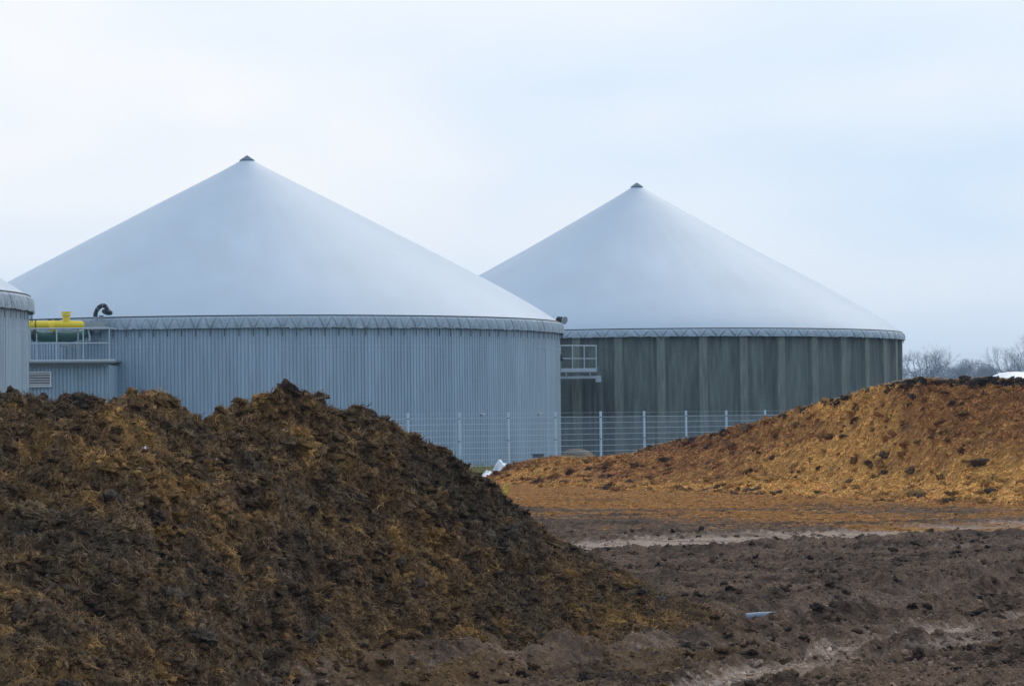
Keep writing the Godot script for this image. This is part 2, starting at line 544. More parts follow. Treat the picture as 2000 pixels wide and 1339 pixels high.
func tank(at: Vector3, label: String, top: float, dome: Array, clad: bool, straps: int, drop: float, hang: float, gores: int, gore_amp: float, from_a: float, to_a: float) -> Node3D:
	var t := thing("biogas_tank", at, label, "tank", "round biogas tanks")
	var R := 13.3
	# membrane dome
	var pr := profile(dome, 44)
	var nt := gores * 8
	var p := PackedVector3Array()
	var wob := nz(int(at.x * 7.0) + 900, 0.25, 2)
	for j in pr.size():
		var f := float(j) / (pr.size() - 1)
		for i in nt + 1:
			var th := PI + TAU * i / nt
			var b := absf(sin((th) * gores * 0.5))
			var amp := gore_amp * sin(PI * f) * f * 1.3 * (0.6 + 0.8 * wob.get_noise_2d(sin(th) * 9.0 + 20.0, cos(th) * 9.0))
			if not clad: amp += 0.09 * sin(PI * f) * f * smoothstep(-1.85, -1.6, wrapf(th, -PI, PI)) * (1.0 - smoothstep(-1.35, -1.1, wrapf(th, -PI, PI)))
			var y: float = pr[j].y + amp * (b - 0.6)
			var r: float = pr[j].x + amp * 0.5 * (b - 0.6)
			p.append(ring_pt(th, maxf(r, 0.0), top + y))
	var dm := part("membrane_roof", sheet(p, PackedColorArray(), nt + 1, pr.size()), M.membrane, t)
	tag(dm, "smooth pale grey membrane cone")
	# cap on the tip
	var g := Geo.new()
	var tip: float = dome[0].y + top
	g.tube([Vector3(0, tip - 0.18, 0), Vector3(0, tip - 0.16, 0), Vector3(0, tip + 0.03, 0)], [0.34, 0.30, 0.02], 20)
	part("apex_cap", g.mesh(), M.skirt, t)
	# clamping rail, rolled edge and skirt
	var rail := []; var rr := []
	for i in 181:
		rail.append(ring_pt(TAU * i / 180.0 + PI, R - 0.02, top + 0.02)); rr.append(0.028)
	g = Geo.new()
	g.tube(rail, rr, 6, false)
	part("clamping_rail", g.mesh(), M.rail_dark, t)
	var per := 14
	var ns := straps * per
	var rows := 10
	p = PackedVector3Array()
	var jit := []
	for k in straps: jit.append([rng.randf_range(0.5, 1.3), rng.randf_range(0.28, 0.46), rng.randf_range(0.28, 0.46), rng.randf_range(-0.3, 0.5)])
	var ruf := nz(77, 3.0, 3)
	for j in rows + 1:
		var v := float(j) / rows
		for i in ns + 1:
			var th := PI + TAU * i / ns
			var cell := (i + per / 2) / per
			var s := (i - cell * per) / float(per)
			var q: Array = jit[cell % straps]
			var apex := 1.0 - v
			var wide: float = q[1] if s < 0.0 else q[2]
			var fold: float = 0.042 * q[0] * exp(-pow((absf(s) - wide * apex) / 0.05, 2.0))
			fold -= 0.028 * q[0] * exp(-pow((absf(s) - (wide * apex + 0.11)) / 0.06, 2.0))
			var puff := 0.03 * v * cos(s * TAU) * -1.0
			var r := R + 0.03 + 0.07 * sin(minf(v * 2.2, 1.57)) + fold + puff + 0.012 * ruf.get_noise_2d(th * 20.0, v * 1.5)
			if j == 0: r = R - 0.01
			var y: float = top - drop * v + v * v * 0.035 * (1.0 - cos(s * TAU)) * q[3]
			p.append(ring_pt(th, r, y))
	part("skirt", sheet(p, PackedColorArray(), ns + 1, rows + 1), M.skirt, t)
	# straps that pull the skirt down
	g = Geo.new()
	g.box(Vector3(0, -hang * 0.5, 0), Vector3(0.032, hang, 0.012))
	g.box(Vector3(0, 0.015, 0.012), Vector3(0.055, 0.03, 0.02))
	var strap := g.mesh()
	for k in straps:
		var th := PI + TAU * k / straps
		var tw := wrapf(th, -PI, PI)
		if tw < from_a or tw > to_a: continue
		var o := part("strap", strap, M.strap, t, ring_pt(th, R + 0.045, top - drop + 0.02))
		o.rotation.y = th
	if clad:
		# profiled steel sheets
		var sheets := 84
		var meshes := []
		for variant in 2:
			g = Geo.new()
			var arc := TAU / sheets
			var pts := []
			for k in 7:
				var a0 := -arc * 0.5 + arc * k / 7.0
				var w := arc / 7.0
				pts.append([a0, 0.0]); pts.append([a0 + w * 0.66, 0.0]); pts.append([a0 + w * 0.73, -0.032]); pts.append([a0 + w * 0.93, -0.032])
			pts.append([arc * 0.5 + 0.0006, 0.0])
			for k in pts.size() - 1:
				var a: Array = pts[k]; var b: Array = pts[k + 1]
				var r0: float = R - 0.07 + a[1] + variant * 0.006
				var r1: float = R - 0.07 + b[1] + variant * 0.006
				var hi := top - 0.2
				var m := (ring_pt(b[0], r1, 0) - ring_pt(a[0], r0, 0)).cross(Vector3.UP).normalized() * -1.0
				if m.z < 0.0: m = -m
				g.quad(ring_pt(a[0], r0, -0.2), ring_pt(b[0], r1, -0.2), ring_pt(b[0], r1, hi), ring_pt(a[0], r0, hi), m)
			meshes.append(g.mesh())
		for k in sheets:
			var th := TAU * k / sheets + 0.02
			var tw := wrapf(th, -PI, PI)
			if tw < from_a - 0.1 or tw > to_a + 0.1: continue
			var o := part("cladding_sheet", meshes[k % 2], M.sheets[rng.randi() % 3], t)
			o.rotation.y = th
		g = Geo.new()
		g.tube([Vector3(0, -0.2, 0), Vector3(0, top - 0.1, 0)], [R - 0.16, R - 0.16], 96, false)
		part("inner_wall", g.mesh(), M.zinc_dull, t)
		# screw heads in rows
		g = Geo.new()
		g.box(Vector3.ZERO, Vector3(0.022, 0.022, 0.014))
		var sx := []; var sc := []
		for row in [[top - 1.12, 1], [2.72, 7], [3.55, 14]]:
			for k in 84 * 7:
				if k % int(row[1]): continue
				var th := TAU * (k + 0.33) / (84 * 7) + 0.02 - TAU / 168.0
				var tw := wrapf(th, -PI, PI)
				if tw < from_a or tw > to_a: continue
				sx.append(Transform3D(Basis(Vector3.UP, th), ring_pt(th, R - 0.058, row[0]))); sc.append(Color(0.75, 0.8, 0.85))
		copies("screw_heads", g.mesh(), M.bits, t, sx, sc)
	else:
		# concrete wall between ribs
		p = PackedVector3Array()
		var wc := PackedColorArray()
		var st := nz(501, 1.0, 3); var st2 := nz(502, 0.5, 2)
		for j in 25:
			for i in 1009:
				var th := PI + TAU * i / 1008.0
				var y := lerpf(top - 0.05, -0.2, j / 24.0)
				p.append(ring_pt(th, R - 0.22, y))
				# wet algae streaks below the platform and faint ones elsewhere
				var deg := rad_to_deg(wrapf(th, -PI, PI))
				var wet := smoothstep(-18.0, -13.0, deg) * (1.0 - smoothstep(-8.5, -7.5, deg)) * (1.0 - smoothstep(3.3, 4.3, y + st.get_noise_2d(deg * 0.8, 0.0) * 0.8))
				var k := 1.0 - 0.55 * wet * clampf(0.7 + st.get_noise_2d(deg * 0.9, y * 0.12) * 1.4, 0.0, 1.0)
				k *= 1.0 - 0.30 * clampf(st.get_noise_2d(deg * 0.35 + 70.0, y * 0.10) * 2.0, 0.0, 1.0) - 0.12 * clampf(st2.get_noise_2d(deg * 0.5, y), 0.0, 1.0)
				wc.append(Color(k, k, k * 0.98))
		part("concrete_wall", sheet(p, wc, 1009, 25), M.concrete, t)
		g = Geo.new()
		var hi := top - 0.12
		var prof := [Vector2(-0.27, -0.25), Vector2(-0.20, 0.19), Vector2(-0.17, 0.21), Vector2(0.17, 0.21), Vector2(0.20, 0.19), Vector2(0.27, -0.25)]
		for k in prof.size() - 1:
			var a: Vector2 = prof[k]; var b: Vector2 = prof[k + 1]
			var m := Vector3(-(b.y - a.y), 0, b.x - a.x).normalized()
			g.quad(Vector3(a.x, -0.2, a.y), Vector3(b.x, -0.2, b.y), Vector3(b.x, hi, b.y), Vector3(a.x, hi, a.y), m)
		var rib := g.mesh()
		for k in 42:
			var th := deg_to_rad(2.0) + TAU * k / 42.0
			var tw := wrapf(th, -PI, PI)
			if tw < from_a or tw > to_a: continue
			var o := part("rib", rib, M.rib, t, ring_pt(th, R - 0.22, 0))
			o.rotation.y = th
	return t

func _tanks() -> void:
	var d1 := [Vector2(0, 7.26), Vector2(1.0, 6.66), Vector2(4.71, 4.74), Vector2(10.0, 1.95), Vector2(11.8, 0.94), Vector2(12.8, 0.32), Vector2(13.27, 0.0)]
	var d2 := [Vector2(0, 7.80), Vector2(1.0, 7.15), Vector2(5.32, 4.66), Vector2(9.19, 2.55), Vector2(11.5, 1.22), Vector2(12.75, 0.42), Vector2(13.27, 0.0)]
	var big := tank(Vector3(-11.19, 0, -126), "large tank clad in blue-grey corrugated steel under a cone roof", 5.76, d1, true, 153, 0.46, 0.32, 40, 0.012, -1.75, 1.75)
	tank(Vector3(6.43, 0, -150.6), "concrete tank with upright ribs under a cone roof, behind the wire fence", 5.82, d2, false, 93, 0.36, 0.16, 42, 0.013, -1.75, 1.75)
	tank(Vector3(-28.55, 0, -93), "steel-clad tank cut off by the left edge of the photo", 5.80, d1, true, 153, 0.50, 0.30, 40, 0.012, -0.4, 1.9)

	var g := Geo.new()
	g.box(Vector3(0, 0, 0.05), Vector3(0.13, 0.05, 0.12))
	g.box(Vector3(0.03, -0.05, 0.03), Vector3(0.05, 0.08, 0.06))
	var br := g.mesh()
	for a in [48.8, 67.6]:
		part("wall_bracket", br, M.white, big, ring_pt(deg_to_rad(a), 13.24, 1.96)).rotation.y = deg_to_rad(a)

# ---------------------------------------------------------------- plant room between the left tanks
func _technical_room() -> void:
	# front wall stands at 110.5 m, roof deck at 4.2 m
	var a := Vector3(-18.013, 4.141, -110.500)
	var b := Vector3(-15.098, 4.111, -110.500)
	var roof_y := (a.y + b.y) * 0.5
	var x0 := a.x - 5.0; var x1 := b.x
	var o := thing("plant_room", Vector3(0, 0, -112), "low corrugated plant room with flat roof deck and louvre between two tanks", "building")
	var g := Geo.new()
	var zf := 1.5
	var x := x0
	while x < x1 - 0.01:
		var w := 0.14
		for s in [[0.0, 0.0, 0.66, 0.0], [0.66, 0.0, 0.74, -0.035], [0.74, -0.035, 0.92, -0.035], [0.92, -0.035, 1.0, 0.0]]:
			var p0 := Vector3(x + w * s[0], 0, zf + s[1]); var p1 := Vector3(x + w * s[2], 0, zf + s[3])
			var m := Vector3(-(p1.z - p0.z), 0, p1.x - p0.x).normalized()
			g.quad(p0 + Vector3.DOWN * 0.2, p1 + Vector3.DOWN * 0.2, p1 + Vector3.UP * (roof_y - 0.22), p0 + Vector3.UP * (roof_y - 0.22), m)
		x += w
	part("front_wall", g.mesh(), M.sheets[0], o)
	g = Geo.new()
	g.box(Vector3(x1 + 0.02, roof_y * 0.5 - 0.2, -0.3), Vector3(0.06, roof_y, 3.7))
	part("side_wall", g.mesh(), M.sheets[1], o)
	g = Geo.new()
	g.box(Vector3((x0 + x1) * 0.5, roof_y - 0.04, -0.35), Vector3(x1 - x0 + 0.35, 0.07, 4.3))
	part("roof_deck", g.mesh(), M.roof, o)
	g = Geo.new()
	g.box(Vector3((x0 + x1) * 0.5, roof_y - 0.20, 1.56), Vector3(x1 - x0 + 0.1, 0.13, 0.1))
	part("fascia", g.mesh(), M.grey, o)
	g = Geo.new()
	g.tube([Vector3(x0, roof_y - 0.06, 1.86), Vector3(x1 + 0.36, roof_y - 0.09, 1.86)], [0.075, 0.075], 12)
	part("gutter", g.mesh(), M.grey, o)
	# ventilation louvre
	var la := Vector3(-18.095, 3.664, -110.400); var lb := Vector3(-17.185, 3.140, -110.400)
	var c := (la + lb) * 0.5; c.z = zf + 0.03
	var lw := lb.x - la.x; var lh := la.y - lb.y
	var lv := Node3D.new(); lv.name = "louvre"; lv.position = c; o.add_child(lv)
	g = Geo.new()
	for s in [-1.0, 1.0]:
		g.box(Vector3(0, s * lh * 0.5, 0.03), Vector3(lw + 0.06, 0.05, 0.09))
		g.box(Vector3(s * lw * 0.5, 0, 0.03), Vector3(0.05, lh - 0.05, 0.09))
	part("frame", g.mesh(), M.white, lv)
	g = Geo.new()
	g.box(Vector3(0, 0, -0.01), Vector3(lw - 0.04, lh - 0.04, 0.01))
	part("backing", g.mesh(), M.strap, lv)
	g = Geo.new()
	g.box(Vector3.ZERO, Vector3(lw - 0.06, 0.055, 0.02), Basis(Vector3.RIGHT, 0.6))
	var sl := g.mesh()
	for k in 5: part("slat", sl, M.white, lv, Vector3(0, -lh * 0.36 + k * lh * 0.18, 0.04))
	# railing along the roof edge
	var r := thing("roof_railing", Vector3(0, roof_y, -110.6), "galvanised railing round the plant room roof below the yellow pipe", "railing")
	var rx0 := (Vector3(-18.008, 4.563, -110.600)).x; var rx1 := (Vector3(-15.013, 4.531, -110.600)).x
	var top_y := (Vector3(-16.591, 5.292, -110.600)).y - roof_y; var mid_y := top_y * 0.52
	for px in [rx0 + 0.03, rx0 + 0.98 + 0.05, rx0 + 2.02, rx1]:
		g = Geo.new()
		g.tube([Vector3(px, -0.02, 0), Vector3(px, top_y, 0)], [0.024, 0.024], 8)
		part("post", g.mesh(), M.zinc, r)
	g = Geo.new()
	g.tube([Vector3(rx0 - 1.5, top_y, 0), Vector3(rx1, top_y, 0)], [0.025, 0.025], 8)
	part("top_rail", g.mesh(), M.zinc, r)
	g = Geo.new()
	g.tube([Vector3(rx0 - 1.5, mid_y, 0), Vector3(rx1, mid_y, 0)], [0.02, 0.02], 8)
	part("middle_rail", g.mesh(), M.zinc, r)
	g = Geo.new()
	g.tube([Vector3(rx1, top_y, 0), Vector3(rx1, top_y, -2.0)], [0.025, 0.025], 8)
	part("end_rail", g.mesh(), M.zinc, r)
	g = Geo.new()
	g.tube([Vector3(rx0 + 0.22, -0.02, -0.5), Vector3(rx0 + 0.20, top_y * 0.85, -0.5)], [0.02, 0.02], 8)
	part("stay", g.mesh(), M.zinc, r)
	# yellow gas pipe with its tee
	var y := thing("gas_pipe", Vector3(-17.125, 5.463, -111.600), "bright yellow gas pipe with a flanged upright stub above the railing", "pipe")
	var s := 52.0
	var pr := 0.155
	g = Geo.new()
	g.tube([Vector3(-2.2, 0.03, 0), Vector3(-0.02, 0.01, 0), Vector3(0.10, 0.0, 0), Vector3(0.92, -0.02, 0), Vector3(1.02, -0.02, 0)], [pr * 0.92, pr * 0.92, pr, pr, pr * 0.75], 20)
	part("pipe_run", g.mesh(), M.yellow, y)
	g = Geo.new()
	g.tube([Vector3(-0.26, 0.0, 0.0), Vector3(-0.06, -0.0, 0.0)], [pr * 1.3, pr * 1.3], 20)
	var j := part("joint", g.mesh(), M.yellow, y)
	j.rotation.z = 0.25
	g = Geo.new()
	g.tube([Vector3(0.36, 0.02, 0), Vector3(0.36, 0.33, 0)], [0.135, 0.135], 20)
	part("stub", g.mesh(), M.yellow, y)
	for h in [0.33, 0.42]:
		g = Geo.new()
		g.tube([Vector3(0.36, h, 0), Vector3(0.36, h + 0.07, 0)], [0.18, 0.18], 20)
		part("flange", g.mesh(), M.yellow, y)
	g = Geo.new()
	g.tube([Vector3(-0.80, 0.02, 0), Vector3(-0.77, 0.02, 0)], [pr * 1.06, pr * 1.06], 20)
	part("clamp", g.mesh(), M.black, y)
	for q in [-1.0, 0.8]:
		g = Geo.new()
		g.tube([Vector3(q, roof_y - y.position.y - 0.02, 0), Vector3(q, -0.1, 0)], [0.03, 0.03], 8)
		part("support", g.mesh(), M.zinc_dull, y)
	# dark green substrate pipe behind it
	var gp := thing("green_pipe", Vector3(-17.251, 5.082, -112.400), "thick dark green pipe below the yellow pipe", "pipe")
	g = Geo.new()
	g.tube([Vector3(-2.4, 0.05, 0), Vector3(-0.85, 0.03, 0), Vector3(-0.55, -0.04, 0), Vector3(0.55, -0.05, 0), Vector3(0.80, 0.0, -0.1), Vector3(0.95, 0.1, -0.5), Vector3(0.98, 0.15, -1.4)], [0.2, 0.2, 0.2, 0.2, 0.2, 0.2, 0.2], 20)
	part("pipe_run", g.mesh(), M.green, gp)
	g = Geo.new()
	g.tube([Vector3(-0.88, 0.035, 0), Vector3(-0.80, 0.03, 0)], [0.26, 0.26], 20)
	part("flange", g.mesh(), M.black, gp)
	for q in [-0.7, 0.5]:
		g = Geo.new()
		g.tube([Vector3(q, roof_y - gp.position.y - 0.02, 0), Vector3(q, -0.1, 0)], [0.035, 0.035], 8)
		part("support", g.mesh(), M.zinc_dull, gp)
	# green valve drive behind the yellow pipe
	var v := thing("valve_drive", Vector3(-17.314, 5.561, -112.200), "ribbed green valve drive behind the yellow pipe", "valve")
	g = Geo.new()
	g.box(Vector3.ZERO, Vector3(0.46, 0.16, 0.2))
	part("housing", g.mesh(), M.green, v)
	for k in 6:
		g = Geo.new()
		g.box(Vector3(-0.2 + k * 0.08, 0.10, 0), Vector3(0.04, 0.05, 0.22))
		part("fin", g.mesh(), M.green, v)
	g = Geo.new()
	g.tube([Vector3(0, -0.07, 0), Vector3(0, -0.4, 0.1)], [0.05, 0.05], 10)
	part("spindle", g.mesh(), M.green, v)
	# supporting air blower with its black hose
	var bp := Vector3(-15.825, 5.490, -112.900)
	var bl := thing("air_blower", bp, "grey blower box with bent black hose and round hood at the tank rim", "blower", "air inlets on the large steel tank")
	g = Geo.new()
	g.box(Vector3(0, -0.02, 0), Vector3(0.68, 0.24, 0.45))
	part("housing", g.mesh(), M.grey, bl)
	g = Geo.new()
	g.box(Vector3(0.0, -0.155, 0.0), Vector3(0.74, 0.03, 0.5))
	part("tray", g.mesh(), M.white, bl)
	g = Geo.new()
	g.tube([Vector3(0.0, 0.08, 0), Vector3(-0.02, 0.30, 0)], [0.085, 0.075], 12)
	part("socket", g.mesh(), M.grey, bl)
	var hp := []; var hr := []
	for k in 15:
		var t := k / 14.0
		var an := PI * 1.06 * t
		hp.append(Vector3(0.16 - 0.19 * cos(an) + 0.06 * t, 0.30 + 0.36 * pow(sin(an * 0.86), 0.85) + 0.12 * t, 0.0))
		hr.append(0.082 + 0.005 * (k % 2))
	g = Geo.new()
	g.tube(hp, hr, 14)
	var hose := part("hose", g.mesh(), M.black, bl)
	for k in [4, 8]:
		g = Geo.new()
		g.tube([hp[k], hp[k] + (hp[k + 1] - hp[k]) * 0.25], [0.093, 0.093], 14)
		part("band", g.mesh(), M.zinc, hose)
	g = Geo.new()
	var hd := Vector3(0.30, 0.85, 0.50).normalized()
	var hc: Vector3 = hp[14] + Vector3(0.03, -0.03, 0.0)
	g.tube([hc - hd * 0.05, hc - hd * 0.02, hc + hd * 0.05], [0.21, 0.21, 0.09], 20)
	part("hood", g.mesh(), M.strap, bl)
	g = Geo.new()
	g.tube([Vector3(0.20, 0.08, 0), Vector3(0.20, 0.32, 0)], [0.065, 0.065], 12)
	part("vent_stub", g.mesh(), M.grey, bl)
	g = Geo.new()
	g.tube([Vector3(0.20, 0.32, 0), Vector3(0.20, 0.345, 0)], [0.10, 0.10], 12)
	part("vent_cap", g.mesh(), M.black, bl)
	g = Geo.new()
	g.tube([Vector3(-0.30, -0.15, 0.1), Vector3(-0.24, -0.45, 0.1), Vector3(-0.26, -0.62, 0.1)], [0.035, 0.05, 0.05], 8)
	part("drain_hose", g.mesh(), M.zinc, bl)
	g = Geo.new()
	g.box(Vector3(0, -0.24, -0.5), Vector3(0.08, 0.08, 1.2))
	g.box(Vector3(0, -0.2, -0.1), Vector3(0.3, 0.06, 0.3))
	part("bracket", g.mesh(), M.zinc_dull, bl)
	# pale plate on the tank wall under the pipes
	var pl := thing("wall_plate", Vector3(-17.119, 4.783, -113.700), "pale blank plate on the tank wall behind the railing", "plate")
	g = Geo.new()
	g.box(Vector3(0, 0.03, 0), Vector3(0.36, 0.14, 0.03))
	part("panel", g.mesh(), M.zinc, pl)
	g = Geo.new()
	g.box(Vector3(0, -0.07, -0.15), Vector3(0.34, 0.04, 0.4))
	part("bracket", g.mesh(), M.zinc_dull, pl)
	# the second inlet, seen from behind at the right end of the rim
	var ir := thing("air_inlet", Vector3(1.98, 5.80, -124.8), "small dark inlet elbow with grey hood on the right end of the tank rim", "blower", "air inlets on the large steel tank")
	g = Geo.new()
	g.tube([Vector3(-0.10, -0.25, 0), Vector3(-0.08, 0.0, 0.0), Vector3(0.0, 0.10, 0.0), Vector3(0.12, 0.10, 0.0), Vector3(0.2, 0.06, 0)], [0.09, 0.13, 0.14, 0.12, 0.1], 14)
	part("elbow", g.mesh(), M.black, ir)
	g = Geo.new()
	g.tube([Vector3(0.16, 0.07, 0.02), Vector3(0.22, 0.06, 0.06), Vector3(0.25, 0.05, 0.09)], [0.09, 0.17, 0.17], 16)
	part("hood", g.mesh(), M.grey, ir)

func _gantry() -> void:
	var a := Vector3(3.873, 3.902, -136.600)
	var y := (Vector3(2.931, 3.912, -136.600)).y
	var w := 4.3
	var o := thing("service_platform", Vector3(a.x, y, -136.6), "small steel platform with railing on the concrete tank", "platform")
	var g := Geo.new()
	g.box(Vector3(-w * 0.5, -0.06, -0.1), Vector3(w, 0.05, 1.2))
	part("grating", g.mesh(), M.zinc_dull, o)
	g = Geo.new()
	g.box(Vector3(-w * 0.5, 0.03, 0.52), Vector3(w, 0.17, 0.012))
	part("toe_board", g.mesh(), M.zinc, o)
	g = Geo.new()
	g.box(Vector3(-w * 0.5, -0.30, 0.2), Vector3(w + 0.1, 0.12, 0.1))
	part("beam", g.mesh(), M.zinc, o)
	g = Geo.new()
	g.box(Vector3(0.08, -0.38, 0.1), Vector3(0.26, 0.28, 0.06))
	g.box(Vector3(0.08, -0.38, -0.6), Vector3(0.06, 0.2, 1.4))
	part("bracket", g.mesh(), M.zinc, o)
	for k in 4:
		g = Geo.new()
		g.box(Vector3(-0.3 - k * 1.1, -0.16, 0.1), Vector3(0.06, 0.16, 0.9))
		part("cross_beam", g.mesh(), M.zinc_dull, o)
	for k in 6:
		g = Geo.new()
		var px := -0.02 - k * 0.545
		g.tube([Vector3(px, -0.04, 0.5), Vector3(px, 1.13, 0.5)], [0.026, 0.026], 8)
		part("post", g.mesh(), M.zinc, o)
	for h in [[1.13, 0.027], [0.54, 0.022]]:
		g = Geo.new()
		g.tube([Vector3(-w, h[0] + 0.06, 0.5), Vector3(0, h[0], 0.5)], [h[1], h[1]], 8)
		part("rail", g.mesh(), M.zinc, o)
		g = Geo.new()
		g.tube([Vector3(0, h[0], 0.5), Vector3(0, h[0], -0.7)], [h[1], h[1]], 8)
		part("side_rail", g.mesh(), M.zinc, o)
	var mo := thing("agitator_motor", Vector3(2.200, 4.430, -136.200), "dark motor standing on the steel platform, half hidden by the tank", "motor")
	g = Geo.new()
	g.tube([Vector3(-0.5, 0.1, 0), Vector3(0.08, 0.1, 0), Vector3(0.12, 0.1, 0)], [0.2, 0.2, 0.12], 14)
	part("body", g.mesh(), M.strap, mo)
	g = Geo.new()
	g.box(Vector3(-0.2, -0.22, 0), Vector3(0.45, 0.55, 0.35))
	part("foot", g.mesh(), M.strap, mo)

# ---------------------------------------------------------------- fence
func _fence() -> void:
	var f := thing("mesh_fence", Vector3(0, 0, 0), "galvanised double-wire mesh fence in front of the tanks", "fence")
	var base := Vector3(-0.17, 0, -109.4)
	var stp := Vector3(1.769, 0, -2.245)
	var dir := stp.normalized()
	var turn := atan2(-dir.z, dir.x)
	var g := Geo.new()
	g.box(Vector3(0, 0.97, 0), Vector3(0.085, 2.06, 0.06))
	var post := g.mesh()
	g = Geo.new()
	g.box(Vector3(0, 0, 0), Vector3(0.10, 0.05, 0.075))
	var clip := g.mesh()
	g = Geo.new()
	g.box(Vector3.ZERO, Vector3(stp.length(), 0.013, 0.02))
	var wire := g.mesh()
	g = Geo.new()
	g.box(Vector3.ZERO, Vector3(stp.length(), 0.006, 0.006))
	var thin := g.mesh()
	g = Geo.new()
	for k in 56:
		g.box(Vector3(-stp.length() * 0.5 + (k + 0.5) * stp.length() / 56.0, 0.93, 0), Vector3(0.004, 1.78, 0.004))
	var rods := g.mesh()
	for i in range(-5, 9):
		var p := base + stp * i
		var o := part("post", post, M.post, f, p)
		o.rotation.y = turn
		for h in [1.78, 0.95]:
			part("clip", clip, M.strap, o, Vector3(0, h, 0.0)).scale = Vector3(1, 0.5, 1)
		if i == 8: break
		var c := base + stp * (i + 0.5)
		for k in 9:
			var q := part("horizontal_wire", wire, M.wire, f, c + Vector3.UP * (0.05 + k * 0.2175))
			q.rotation.y = turn
		var q2 := part("top_strand", thin, M.wire, f, c + Vector3.UP * 1.96)
		q2.rotation.y = turn
		var q3 := part("upright_wires", rods, M.rod, f, c)
		q3.rotation.y = turn
		q3.set_meta("kind", "stuff")

# ---------------------------------------------------------------- trees
func limb(g: Geo, p: Vector3, d: Vector3, l: float, r: float, depth: int) -> void:
	var q := p + d * l * 0.5 + Vector3(rng.randf_range(-0.06, 0.06), 0, rng.randf_range(-0.06, 0.06)) * l
	var e := q + (d + Vector3(0, 0.08, 0)).normalized() * l * 0.5
	g.tube([p, q, e], [r, r * 0.85, r * 0.68], 5 if depth > 2 else 3, false)
	if depth == 0: return
	var n := 3 if depth > 1 else 4
	for k in n:
		var a := rng.randf() * TAU
		var sp := rng.randf_range(0.35, 0.85)
		var side := d.cross(Vector3(cos(a), 0.3, sin(a))).normalized()
		var nd := (d * (1.0 - sp * 0.35) + side * sp + Vector3.UP * 0.12).normalized()
		limb(g, q.lerp(e, rng.randf_range(0.3, 1.0)), nd, l * rng.randf_range(0.6, 0.85), r * rng.randf_range(0.45, 0.65), depth - 1)

func bare_tree(at: Vector3, h: float, trunk_part: float, label: String, reddish := false) -> void:
	at.y = -0.22
	var t := thing("bare_tree", at, label, "tree", "trees along the horizon")
	var g := Geo.new()
	var th := h * trunk_part
	g.tube([Vector3.ZERO, Vector3(0.05, th * 0.5, 0), Vector3(0, th, 0)], [h * 0.022, h * 0.017, h * 0.014], 7, false)
	part("trunk", g.mesh(), M.bark, t)
	g = Geo.new()
	for k in 6:
		var a := TAU * k / 6.0 + rng.randf()
		var up := rng.randf_range(0.5, 1.6)
		limb(g, Vector3(0, th * rng.randf_range(0.75, 1.0), 0), Vector3(cos(a), up, sin(a)).normalized(), h * (1.0 - trunk_part) * 0.46, h * 0.010, 5)
	part("crown", g.mesh(), M.twig if reddish else M.bark, t)

func leafy_tree(at: Vector3, h: float, w: float, col: Color, label: String) -> void:
	at.y = -0.22
	var t := thing("leafy_tree", at, label, "tree", "trees along the horizon")
	var g := Geo.new()
	g.tube([Vector3.ZERO, Vector3(0, h * 0.6, 0)], [h * 0.02, h * 0.01], 6, false)
	part("trunk", g.mesh(), M.bark, t)
	g = Geo.new()
	for k in 14:
		var c := Vector3(rng.randf_range(-0.36, 0.36) * w, h * rng.randf_range(0.35, 0.86), rng.randf_range(-0.3, 0.3) * w)
		var r := w * rng.randf_range(0.14, 0.26)
		for s in 420:
			var d := Vector3(rng.randfn(), rng.randfn() * 0.8, rng.randfn()).normalized() * r * pow(rng.randf(), 0.4)
			var q := c + d
			var u := Vector3(rng.randfn(), rng.randfn(), rng.randfn()).normalized() * 0.19
			var v := Vector3(rng.randfn(), rng.randfn(), rng.randfn()).normalized() * 0.19
			g.flat(q - u, q + u, q + v)
	var m := mat(col.r, col.g, col.b, 0.9)
	part("crown", g.mesh(), m, t)

